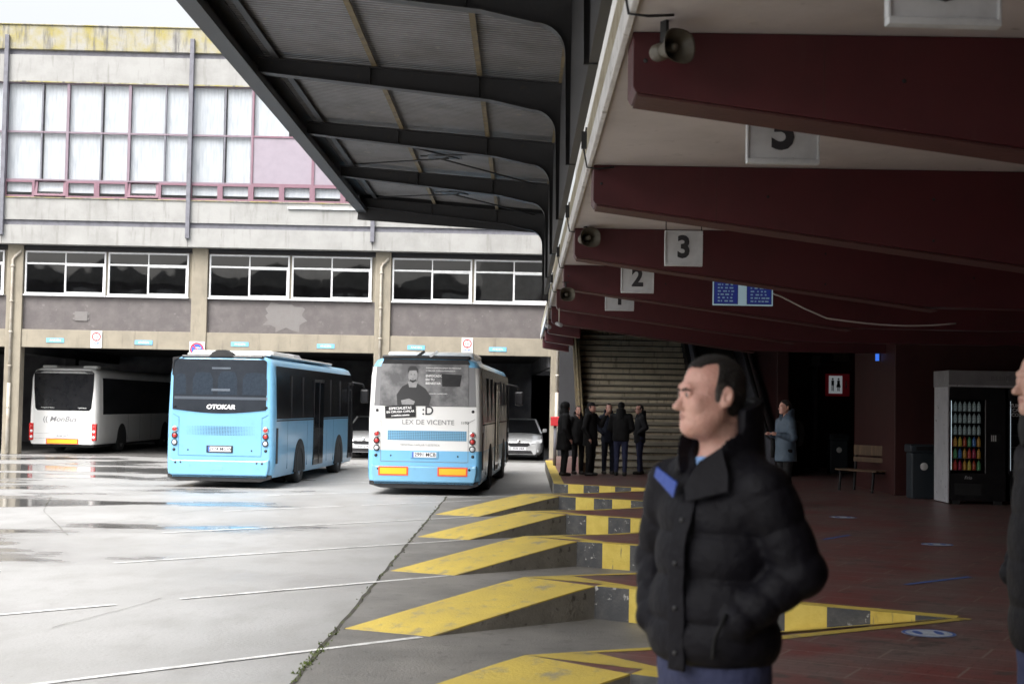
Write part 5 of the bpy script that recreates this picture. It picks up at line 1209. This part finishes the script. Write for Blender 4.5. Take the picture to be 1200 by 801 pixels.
def make_person(loc, rz, label, h=1.75, arms=None, head=(0, 0), clothes=None, step=.014, headgear=None, hair='short', detail=False, group=None, build=1., skin='skin', quilt=None, hem=.86, legs=None, heavy=0., stance=.095, coat_long=False, scarf=None, extra=None, hdir=None):
    s = h / 1.80
    r = empty('person', loc, rz, label, 'person', group)
    r.scale = (s, s, s)
    B = build
    cl = dict(top='cloth_black', legs='cloth_navy', hair='hair'); cl.update(clothes or {})
    A = {1: ((.20, 0, 1.44), (.27, .04, 1.15), (.24, -.08, .92)), -1: ((-.20, 0, 1.44), (-.27, .04, 1.15), (-.24, -.08, .92))}
    if arms: A.update(arms)
    LG = {1: ((.095, 0, .93), (stance + .005, -.015, .50), (stance + .01, .025, .09)), -1: ((-.095, 0, .93), (-stance - .005, -.015, .50), (-stance - .01, .025, .09))}
    if legs: LG.update(legs)
    hy, hp = head   # yaw (to the person's own right is negative x), pitch
    HO = V3(*(extra or (0, -.025, 1.665))); HM = np.array(Matrix.Rotation(hp, 3, 'X').inverted() @ Matrix.Rotation(hy, 3, 'Z').inverted(), dtype=np.float32)
    def hs(p): return (p - HO) @ HM.T
    hs_ = .92 if detail else .97
    def hand(p, sd):
        w = V3(*A[sd][2]); e = V3(*A[sd][1]); d = (w - e) / np.linalg.norm(w - e); d = V3(*hdir[sd]) / np.linalg.norm(V3(*hdir[sd])) if hdir and sd in hdir else d; side = np.cross(d, V3(0, 0, 1)); side = side / (np.linalg.norm(side) + 1e-6); up = np.cross(side, d)
        pc = w + d * .05
        o = U(.02, cone(p, w, w + d * .08, .026, .033))
        for i in range(4):
            b = w + d * .085 + side * (.024 * (1 - i / 1.5)); m_ = b + d * (.034 + .006 * (i in (1, 2))) - up * .006; t = m_ + d * .018 - up * .026
            o = smin(o, cone(p, b, m_, .0088, .008), .004); o = smin(o, cone(p, m_, t, .008, .0066), .004)
        b = w + d * .03 - side * .028 * -1; t = b + d * .035 + side * .022
        o = smin(o, cone(p, w + d * .02 + side * .016, t, .012, .010), .010); o = smin(o, cone(p, t, t + d * .028 + side * .004, .010, .008), .006)
        return o
    def body(p):
        q = hs(p) / hs_
        d = head_sdf(q, detail, heavy) * hs_
        d = smin(d, cone(p, (0, .018, 1.61), (0, .035, 1.44), .056 + heavy * .006, .064 + heavy * .004), .025)
        d = smin(d, cone(p, (-.15, .03, 1.43), (.15, .03, 1.43), .058, .058), .06)
        d = U(.08, d, ell(p, (0, .02, 1.28), (.155, .105, .20)), ell(p, (0, .01, 1.05), (.14, .10, .17)), ell(p, (0, .02, .93), (.145, .085, .12)))
        for sd in (-1, 1):
            a = A[sd]; d = smin(d, cone(p, a[0], a[1], .050, .038), .04); d = smin(d, cone(p, a[1], a[2], .038, .024), .02); d = smin(d, hand(p, sd), .012)
            l = LG[sd]; d = smin(d, cone(p, l[0], l[1], .080, .052), .03); d = smin(d, cone(p, l[1], l[2], .050, .034), .02)
            ft = V3(*l[2]); d = smin(d, cone(p, ft + V3(0, .02, -.04), ft + V3(0, -.13, -.055), .036, .026), .03)
        return d
    xr = max(abs(A[k][j][0]) for k in (1, -1) for j in (0, 1, 2)) + .16
    yr0 = min(min(A[k][j][1] for k in (1, -1) for j in (1, 2)) - .22, -.28); yr1 = max(max(A[k][j][1] for k in (1, -1) for j in (1, 2)) + .12, .26)
    zt = max(1.82, max(A[k][2][2] for k in (1, -1)) + .2)
    mf = None; mm = [skin]
    if detail:
        mm = [skin, 'lips']
        def mf(c):
            q = hs(c.astype(np.float32)) / hs_
            return ((np.abs(q[..., 0]) < .021) & (q[..., 2] < -.0535) & (q[..., 2] > -.0775) & (q[..., 1] < -.0835) & (np.abs(q[..., 2] + .0655) < .012 - .35 * np.abs(q[..., 0]) ))
        zs = np.concatenate([np.arange(-.01, 1.40, .014), np.arange(1.40, 1.84, .0042)])
        o = sdf_mesh('body', body, ((-xr, xr), (yr0, yr1), (0, 0)), .0060 if detail else step, mm, r, zs=zs, mats_fn=mf, smooth=1)
    else: o = sdf_mesh('body', body, ((-xr, xr), (yr0, yr1), (-.01, zt)), step, mm, r, smooth=1)
    # ---- upper garment
    QT = quilt
    def top(p):
        puff = .0
        zq = 0
        if QT: zq = QT[1] * (np.abs(np.sin(np.pi * (p[..., 2] - hem) / QT[0])) ** .5 - .55)
        else: zq = .004 * noise3(p, 38)
        d = U(.09, ell(p, (0, .01, 1.30), (.195 * B, .138 * B, .20)), ell(p, (0, -.005, 1.08), (.19 * B, .145 * B, .22)), ell(p, (0, .0, hem + .06), (.19 * B, .140 * B, .17))) - zq
        d = smin(d, cone(p, (-.12, .02, 1.415), (.12, .02, 1.415), .078, .078), .06)
        for sd in (-1, 1): d = smin(d, cone(p, (sd * .05, .03, 1.485), (sd * .165, .012, 1.415), .078, .073), .035)
        if coat_long: d = smin(d, cone(p, (0, .01, 1.0), (0, .01, hem), .17, .19), .05)
        for sd in (-1, 1):
            a = A[sd]; k = QT
            w = V3(*a[2]) * .97 + V3(*a[1]) * .03
            e1 = cone(p, a[0], a[1], .082 * B, .068 * B, quilt=(.105, .008) if k else None)
            e2 = cone(p, a[1], w, .066 * B, .046, quilt=(.075, .0075) if k else None, ph=.03)
            d = smin(d, smin(e1, e2, .02) - (0 if k else .003) * noise3(p, 50), .022)
        d = smax(d, hem - p[..., 2], .02)
        # collar
        if headgear != 'hood':
            qc = p - V3(0, .028, 0); rr = np.sqrt((qc[..., 0] / 1.0) ** 2 + (qc[..., 1] / 1.08) ** 2)
            zc = p[..., 2]; rad = .106 - .04 * (zc - 1.48) + .10 * np.clip(-p[..., 1] - .02, 0, .1)
            colr = np.maximum(np.abs(rr - rad) - .016, np.abs(zc - (1.545 if detail else 1.515)) - ((.105 if detail else .092) + .035 * np.clip(p[..., 1] * 8, -1, 1)))
            # open at the throat
            opening = .062 - np.abs(p[..., 0] + .0) + .9 * (zc - 1.60)
            opening = np.where(p[..., 1] < -.0, opening, -1)
            colr = np.maximum(colr, -(-opening)) if False else np.where((p[..., 1] < 0) & (np.abs(p[..., 0]) < .020 + .55 * np.clip(zc - 1.43, 0, 1)), np.maximum(colr, .01), colr)
            d = smin(d, colr, .018)
            # neck hollow
            d = smax(d, -cone(p, (0, .028, 1.44), (0, .02, 1.74), .074, .086), .012)
            d = smax(d, -ell(p, (0, -.085, 1.515), (.024, .08, .075)), .014)
        return d
    ts = step if not detail else .0065
    sdf_mesh('jacket', top, ((-xr - .02, xr + .02), (yr0, yr1 + .04), (hem - .04, max(1.72, zt if arms else 1.66))), ts, cl['top'], r, smooth=1)
    # ---- trousers and shoes
    def leg(p):
        d = ell(p, (0, .0, .93), (.172, .128, .15))
        for sd in (-1, 1):
            l = LG[sd]; d = smin(d, cone(p, l[0], l[1], .095, .070), .03); e = V3(*l[2]) * .95 + V3(*l[1]) * .05; d = smin(d, cone(p, l[1], e, .068, .056), .02)
        d = d + .004 * noise3(p, 45)
        return smax(d, p[..., 2] - 1.02, .01)
    sdf_mesh('trousers', leg, ((-.32, .32), (-.30, .30), (.05, 1.04)), max(step, .012), cl['legs'], r, smooth=1)
    for sd in (-1, 1):
        ft = V3(*LG[sd][2])
        def shoe(p, ft=ft): return smax(U(.03, cone(p, ft + V3(0, .035, -.045), ft + V3(0, -.14, -.050), .046, .040), cone(p, ft, ft + V3(0, .02, -.05), .046, .044)), -p[..., 2] + .0, .006)
        sdf_mesh('shoe', shoe, ((float(ft[0]) - .08, float(ft[0]) + .08), (float(ft[1]) - .24, float(ft[1]) + .12), (-.02, .16)), .012, 'shoe', r, smooth=1)
    # ---- hair or headgear
    def shellhair(p, grow, fhair):
        q = hs(p) / hs_
        d = smin(ell(q, (0, .018, .038), (.075 + grow, .098 + grow, .086 + grow)), ell(q, (0, .03, -.02), (.066 + grow, .078 + grow, .06)), .03)
        return smax(d + .0016 * noise3(q, 330), fhair(q), .006) * hs_
    hb_ = ((-.14, .14), (-.17, .15), (1.50, 1.84))
    fr = lambda q: U(.012, np.maximum(.100 - q[..., 2] - .35 * (q[..., 1] + .03), q[..., 1] * 0 - 1 + 0 * q[..., 2]) if False else (.094 - q[..., 2]) - .50 * (q[..., 1] + .062) + 3.2 * np.maximum(np.abs(q[..., 0]) - .038, 0) * (q[..., 1] < .03) + .004 * noise3(q, 210), np.maximum(-q[..., 1] - .008 + .25 * np.maximum(q[..., 2] - .02, 0), -q[..., 2] - .022), np.maximum(.036 - q[..., 1], -q[..., 2] - .085))
    if hair == 'short':
        if detail:
            cutm = lambda c: ((lambda q: ((q[..., 2] < .040 + .015 * noise3(q, 90)) & (q[..., 1] < .022)))(hs(c.astype(np.float32)) / hs_)).astype(int)
            sdf_mesh('hair', lambda p: shellhair(p, .0055, fr), hb_, .004, ['hair', 'hair_grey'], r, mats_fn=cutm, smooth=1)
        else: sdf_mesh('hair', lambda p: shellhair(p, .010, fr), hb_, min(step, .012), cl['hair'], r, smooth=1)
    elif hair == 'bun':
        sdf_mesh('hair', lambda p: smin(shellhair(p, .010, lambda q: smin(.080 - q[..., 2] - .9 * (q[..., 1] + .055), np.maximum(-q[..., 1] + .005, -q[..., 2] - .03), .02)), ell(hs(p), (0, .115, .0), (.03, .035, .03)), .01), hb_, .009, cl['hair'], r, smooth=1)
    if headgear == 'hood':
        def hood(p):
            q = hs(p); d = U(.05, ell(q, (0, .02, .03), (.103, .128, .118)), ell(q, (0, .04, -.12), (.12, .12, .11)))
            return smax(d, -ell(q, (0, -.13, -.01), (.066, .11, .095)), .015) + .003 * noise3(p, 60)
        sdf_mesh('hood', hood, ((-.17, .17), (-.18, .22), (1.42, 1.86)), .012, cl['top'], r, smooth=1)
    if headgear == 'cap':
        def cap(p):
            q = hs(p); d = smax(ell(q, (0, .018, .042), (.084, .106, .092)), .035 - q[..., 2], .006)
            return smin(d, smax(ell(q, (0, -.10, .043), (.065, .075, .012)), q[..., 1] + .05, .005), .006)
        sdf_mesh('cap', cap, ((-.14, .14), (-.2, .16), (1.60, 1.84)), .009, 'cloth_black', r, smooth=1)
    if headgear == 'beanie':
        sdf_mesh('beanie', lambda p: (lambda q: smax(ell(q, (0, .02, .042), (.088, .110, .098)), .02 - q[..., 2] - .25 * q[..., 1], .006))(hs(p)), ((-.14, .14), (-.2, .16), (1.60, 1.86)), .009, 'cloth_black', r, smooth=1)
    if headgear == 'glasses' or headgear == 'glasses_only':
        g_ = MB(); IM = Matrix(HM.T.tolist()).to_3x3() if False else None
        for sx in (-1, 1): g_.lathe([(.019, -.001), (.022, 0), (.019, .001)], (sx * .03, -.094, .006), 'y', 12)
        g_.box(-.012, .012, -.096, -.092, .004, .010).box(-.072, -.069, -.092, .02, .004, .010).box(.069, .072, -.092, .02, .004, .010)
        o = g_.build('glasses', 'black', r, loc=tuple(HO)); o.rotation_euler = (Matrix.Rotation(hy, 3, 'Z') @ Matrix.Rotation(hp, 3, 'X')).to_euler()
    if scarf: sdf_mesh('scarf', lambda p: np.maximum(np.abs(np.sqrt((p[..., 0] / 1.) ** 2 + ((p[..., 1] - .01) / 1.15) ** 2) - .085) - .028, np.abs(p[..., 2] - 1.53) - .055) + .006 * noise3(p, 60), ((-.16, .16), (-.18, .18), (1.42, 1.64)), .009, scarf, r, smooth=2)
    return r, HO, (hy, hp), hs

FZ = .30
# --- main man --------------------------------------------------------------
MAN = (.565, 4.15, FZ); mrz = R(-51)
pockets = {1: ((.182, .01, 1.415), (.262, .070, 1.20), (.165, -.085, 1.055)), -1: ((-.182, .01, 1.415), (-.280, .05, 1.19), (-.175, -.080, 1.03))}
pdir = {1: (-.75, .55, -.25), -1: (.75, .55, -.25)}
man, HO, (hy, hp), hsm = make_person(MAN, mrz, 'man in a black quilted jacket, hands in pockets, nearest the camera', h=1.80, arms=pockets, head=(R(-24), R(1)), hdir=pdir, extra=(-.002, -.030, 1.687),
    clothes=dict(top='jacket', legs='jeans', hair='hair'), detail=True, quilt=(.124, .017), hem=.925, heavy=1., build=1.0)
# eyes and brows
HMx = (Matrix.Rotation(hy, 3, 'Z') @ Matrix.Rotation(hp, 3, 'X'))
def on_head(q): return tuple(Vector(tuple(float(v) for v in HO)) + HMx @ (Vector(q) * .92))
for s in (-1, 1):
    e = MB().lathe([(.0115 * math.sin(math.pi * i / 10), -.0115 * math.cos(math.pi * i / 10)) for i in range(11)], axis='y', n=20); eo = e.build('eye', 'eye', man, loc=on_head((s * .031, -.0775, .0038))); eo.rotation_euler = HMx.to_euler()
    MB().lathe([(0, -.0122), (.0045, -.0116), (.0056, -.0100)], axis='y', n=16).build('iris', 'iris', eo)
    def brow(p, s=s):
        q = hsm(p) / .92; return smin(cone(q, (s * .014, -.0945, .0190), (s * .034, -.0905, .0225), .0042, .0040), cone(q, (s * .034, -.0905, .0225), (s * .050, -.076, .016), .0040, .0022), .004) + .001 * noise3(q, 500)
    sdf_mesh('eyebrow', brow, ((-.14, .14), (-.15, .10), (1.66, 1.72)), .0032, 'hair', man, smooth=0)
# short hair strands over the scalp so the hairline frays
ho_ = [c for c in man.children if c.name.startswith('hair')][0]; hv = [(v.co.copy(), v.normal.copy()) for v in ho_.data.vertices]
sb_ = MB(); HI = HMx.inverted(); h0 = Vector(tuple(float(v) for v in HO))
for i in range(15000):
    c_, n_ = rnd.choice(hv); q = HI @ (c_ - h0); nl = HI @ n_
    if nl.dot(q - Vector((0, .02, .02))) < 0: continue
    top_ = max(0, min(1, (q.z - .05) / .05)); fl = Vector((q.x * 1.5, .55 * top_ + .35 - (.9 * top_ if q.y < -.02 else 0), -.75 * (1 - top_) + .1)); fl = (fl - nl * fl.dot(nl)).normalized()
    fl = (fl + nl * rnd.uniform(.10, .45) + Vector((rnd.gauss(0, .2), rnd.gauss(0, .2), rnd.gauss(0, .2)))).normalized()
    L_ = rnd.uniform(.008, .016) * (1 if q.z > .03 else .7); w_ = rnd.uniform(.0005, .0009); sd_ = fl.cross(nl).normalized()
    a_ = q - nl * .001; sb_.add([h0 + HMx @ (a_ - sd_ * w_), h0 + HMx @ (a_ + sd_ * w_), h0 + HMx @ (a_ + fl * L_)], [(0, 1, 2)], 1 if (q.z < .040 and q.y < .022) or (q.y < -.055 and rnd.random() < .5) or rnd.random() < .03 else 0)
tag(sb_.build('hair_strands', ['hair', 'hair_grey'], man, fix=False), kind='stuff')
# shirt, inner jacket lining, placket, snaps, pocket seams
sdf_mesh('shirt', lambda p: smin(np.maximum(cone(p, (0, .022, 1.40), (0, .010, 1.545), .082, .0655), p[..., 2] - 1.496 + .35 * (p[..., 1] + .0)), ell(p, (0, -.02, 1.40), (.085, .075, .09)), .02), ((-.12, .12), (-.13, .12), (1.30, 1.60)), .006, 'shirt', man, smooth=1)
def jfront(x, z):   # y of the jacket front
    z = max(z, .92)
    y = -.150 - .006 * math.sin((z - .9) * 3)
    if z > 1.25: y = -.150 + .115 * ((z - 1.25) / .25) ** 1.6
    return y + .9 * x * x
def flap(name, m_, x0, z0, x1, z1, w0, w1, n=14, off=.014, curl=.02, parent=man, thick=.010):
    b = MB(); L_ = []; R_ = []
    for i in range(n + 1):
        t = i / n; x = x0 + (x1 - x0) * t; z = z0 + (z1 - z0) * t; w = w0 + (w1 - w0) * t; nx = .003 * math.sin(i * 1.7)
        L_.append((x - w / 2 + nx, jfront(x - w / 2, z) - off, z)); R_.append((x + w / 2 + nx, jfront(x + w / 2, z) - off - curl * 0, z))
    b.add(L_ + R_, [(i, i + 1, n + 2 + i, n + 1 + i) for i in range(n)], 0, True)
    o = b.build(name, m_, parent, fix=False); so = o.modifiers.new('s', 'SOLIDIFY'); so.thickness = thick; so.offset = 0
    bv = o.modifiers.new('b', 'BEVEL'); bv.width = .004; bv.segments = 2
    return o
pk = flap('placket', 'jacket', .012, .915, .012, 1.40, .064, .060)
for z in (.965, 1.09, 1.215, 1.335):
    MB().lathe([(0, -.004), (.0065, -.003), (.0075, 0)], (.012, jfront(.012, z) - .020, z), 'y', 12).build('snap', 'black', pk)
# turned-out blue lining flap on his right side of the collar
def tri_flap(name, m_, pts, thick=.008):
    b = MB().add(pts, [(0, 1, 2, 3)] if len(pts) == 4 else [tuple(range(len(pts)))]); o = b.build(name, m_, man, fix=False)
    sb = o.modifiers.new('sub', 'SUBSURF'); sb.subdivision_type = 'SIMPLE'; sb.levels = 2; sb.render_levels = 2
    so = o.modifiers.new('s', 'SOLIDIFY'); so.thickness = thick; so.offset = 0; bv = o.modifiers.new('b', 'BEVEL'); bv.width = .003; return o
tri_flap('collar_lining', 'lining', [(-.150, -.090, 1.478), (-.145, -.105, 1.448), (-.020, -.152, 1.395), (-.016, -.140, 1.440)])
tri_flap('lapel', 'jacket', [(.012, -.140, 1.43), (.045, -.118, 1.50), (.100, -.080, 1.545), (.135, -.088, 1.465), (.145, -.100, 1.42), (.03, -.152, 1.385)], .006)
for s, x in ((1, .150),):
    MB().tube([(x + s * .015, -.128, 1.09), (x - s * .004, -.152, 1.02), (x - s * .012, -.150, .965)], .006, 8).build('pocket_seam', 'jacket_inner', man)

# --- man at the right edge ---------------------------------------------------
make_person((1.845, 4.92, FZ), R(-88), 'bald man in a dark padded jacket, cut off by the right picture edge', h=1.885, arms=pockets, hdir=pdir, extra=(0, -.045, 1.685), head=(R(2), R(3)),
    clothes=dict(top='jacket', legs='jeans'), detail=True, quilt=(.15, .010), hem=.80, hair='none', skin='skin_pale', heavy=.3, scarf='cloth_black')
# --- woman -------------------------------------------------------------------
w, _, _, _ = make_person((4.62, 25.0, FZ), R(-70), 'woman in a pale blue-grey hooded coat walking through the dark hall', h=1.84, arms={-1: ((-.18, 0, 1.40), (-.22, .0, 1.16), (-.12, -.22, 1.20)), 1: ((.18, 0, 1.40), (.22, .02, 1.15), (.12, -.22, 1.20))}, head=(R(-8), 0),
    clothes=dict(top='cloth_steel', legs='cloth_black', hair='hair'), hair='bun', hem=.74, quilt=(.13, .007), step=.011, coat_long=True, build=1.02)
bp_ = sdf_mesh('backpack', lambda p: smax(ell(p, (0, .24, 1.22), (.15, .10, .25)), np.abs(p[..., 2] - 1.22) - .22, .03), ((-.2, .2), (.1, .38), (.95, 1.5)), .013, 'cloth_black', None, smooth=1)
bp_.location = (4.62, 25.0, FZ); bp_.rotation_euler = (0, 0, R(-70)); bp_.scale = (1.02,) * 3
tag(bp_, 'dark backpack worn by the woman in the pale coat', 'backpack')
# --- standing group ----------------------------------------------------------
GR = 'people standing by the stairs'
make_person((1.02, 34.0, FZ), R(100), 'hooded person in long black clothes standing leftmost of the group by the stairs', 1.76, headgear='hood', hair='none', clothes=dict(top='cloth_black', legs='cloth_black'), hem=.62, coat_long=True, build=1.1, group=GR, step=.016)
make_person((1.38, 34.9, FZ), R(20), 'person in black, half hidden just right of the hooded one', 1.68, clothes=dict(top='cloth_black', legs='cloth_black'), hem=.78, group=GR, step=.016)
make_person((1.66, 34.3, FZ), R(60), 'man in a black cap raising one hand, in the group by the stairs', 1.77, headgear='cap', clothes=dict(top='cloth_black', legs='cloth_black'), hem=.72, arms={1: ((.2, 0, 1.44), (.25, -.16, 1.24), (.20, -.30, 1.46))}, group=GR, step=.013, coat_long=True)
make_person((2.14, 35.2, FZ), R(12), 'man in a navy jacket facing the camera, in the group by the stairs', 1.75, clothes=dict(top='cloth_navy', legs='cloth_navy'), arms=pockets, hdir=pdir, hem=.80, group=GR, step=.013)
make_person((2.40, 34.5, FZ), R(165), 'man seen from behind in dark hat and jeans, among those by the stairs', 1.78, headgear='beanie', clothes=dict(top='cloth_black', legs='jeans'), arms={1: ((.2, 0, 1.44), (.27, -.02, 1.16), (.16, -.17, 1.06)), -1: ((-.2, 0, 1.44), (-.27, -.02, 1.16), (-.16, -.17, 1.06))}, hem=.84, group=GR, step=.013, build=1.08)
make_person((2.93, 35.4, FZ), R(-75), 'man in glasses facing left, rightmost of the group by the stairs', 1.74, headgear='glasses', clothes=dict(top='cloth_grey', legs='jeans'), arms=pockets, hdir=pdir, hem=.80, group=GR, step=.013, legs={1: ((.095, 0, .93), (.11, -.04, .50), (.13, -.05, .09)), -1: ((-.095, 0, .93), (-.11, .04, .50), (-.12, .09, .09))})

# ------------------------------------------------------------------ world, sun, camera
wd = bpy.data.worlds.new('World'); scn.world = wd; wd.use_nodes = True; nt = wd.node_tree; N = nt.nodes; L = nt.links
bg = N['Background']; sky = N.new('ShaderNodeTexSky'); sky.sky_type = 'NISHITA'; sky.sun_disc = False
EL, AZ = 52., -150.      # sun elevation, compass direction (deg from +Y towards +X)
sky.sun_elevation = R(EL); sky.sun_rotation = R(AZ); sky.air_density = 1.2; sky.dust_density = 8.; sky.ozone_density = 1.
hsv = N.new('ShaderNodeHueSaturation'); hsv.inputs['Saturation'].default_value = .18; hsv.inputs['Value'].default_value = 1.5
L.new(sky.outputs[0], hsv.inputs['Color']); L.new(hsv.outputs[0], bg.inputs[0]); bg.inputs[1].default_value = .15
sl = bpy.data.lights.new('sun', 'SUN'); sl.energy = .5; sl.angle = R(25); sl.color = (1, .97, .93)
so = bpy.data.objects.new('sun', sl); col.objects.link(so)
dirv = Vector((math.sin(R(AZ)) * math.cos(R(EL)), math.cos(R(AZ)) * math.cos(R(EL)), math.sin(R(EL)))); so.rotation_euler = dirv.to_track_quat('Z', 'Y').to_euler()
so.location = dirv * 60
f = 1667.; roll = R(1.0); pitch = math.atan(74.3 / f); yaw = math.atan(13.3 / f)
fw = Vector((-math.sin(yaw) * math.cos(pitch), math.cos(yaw) * math.cos(pitch), math.sin(pitch))); r0 = Vector((math.cos(yaw), math.sin(yaw), 0)); u0 = r0.cross(fw)
rr = r0 * math.cos(roll) + u0 * math.sin(roll); uu = u0 * math.cos(roll) - r0 * math.sin(roll)
cam = bpy.data.cameras.new('camera'); cam.lens = 50.01; cam.sensor_width = 36; cam.clip_end = 3000; cam.clip_start = .05
cam.dof.use_dof = True; cam.dof.focus_distance = 24; cam.dof.aperture_fstop = 4.5
co = bpy.data.objects.new('camera', cam); col.objects.link(co)
mt = Matrix((( rr.x, uu.x, -fw.x, 0), (rr.y, uu.y, -fw.y, 0), (rr.z, uu.z, -fw.z, 1.95), (0, 0, 0, 1))); co.matrix_world = mt
scn.camera = co
vs = scn.view_settings; vs.view_transform = 'Standard'; vs.look = 'None'; vs.gamma = 1; vs.use_curve_mapping = False; vs.exposure = .74
scn.render.engine = 'CYCLES'; scn.cycles.max_bounces = 8; scn.cycles.diffuse_bounces = 5; scn.cycles.transparent_max_bounces = 16; scn.cycles.use_denoising = True
scn.cycles.caustics_reflective = False; scn.cycles.caustics_refractive = False
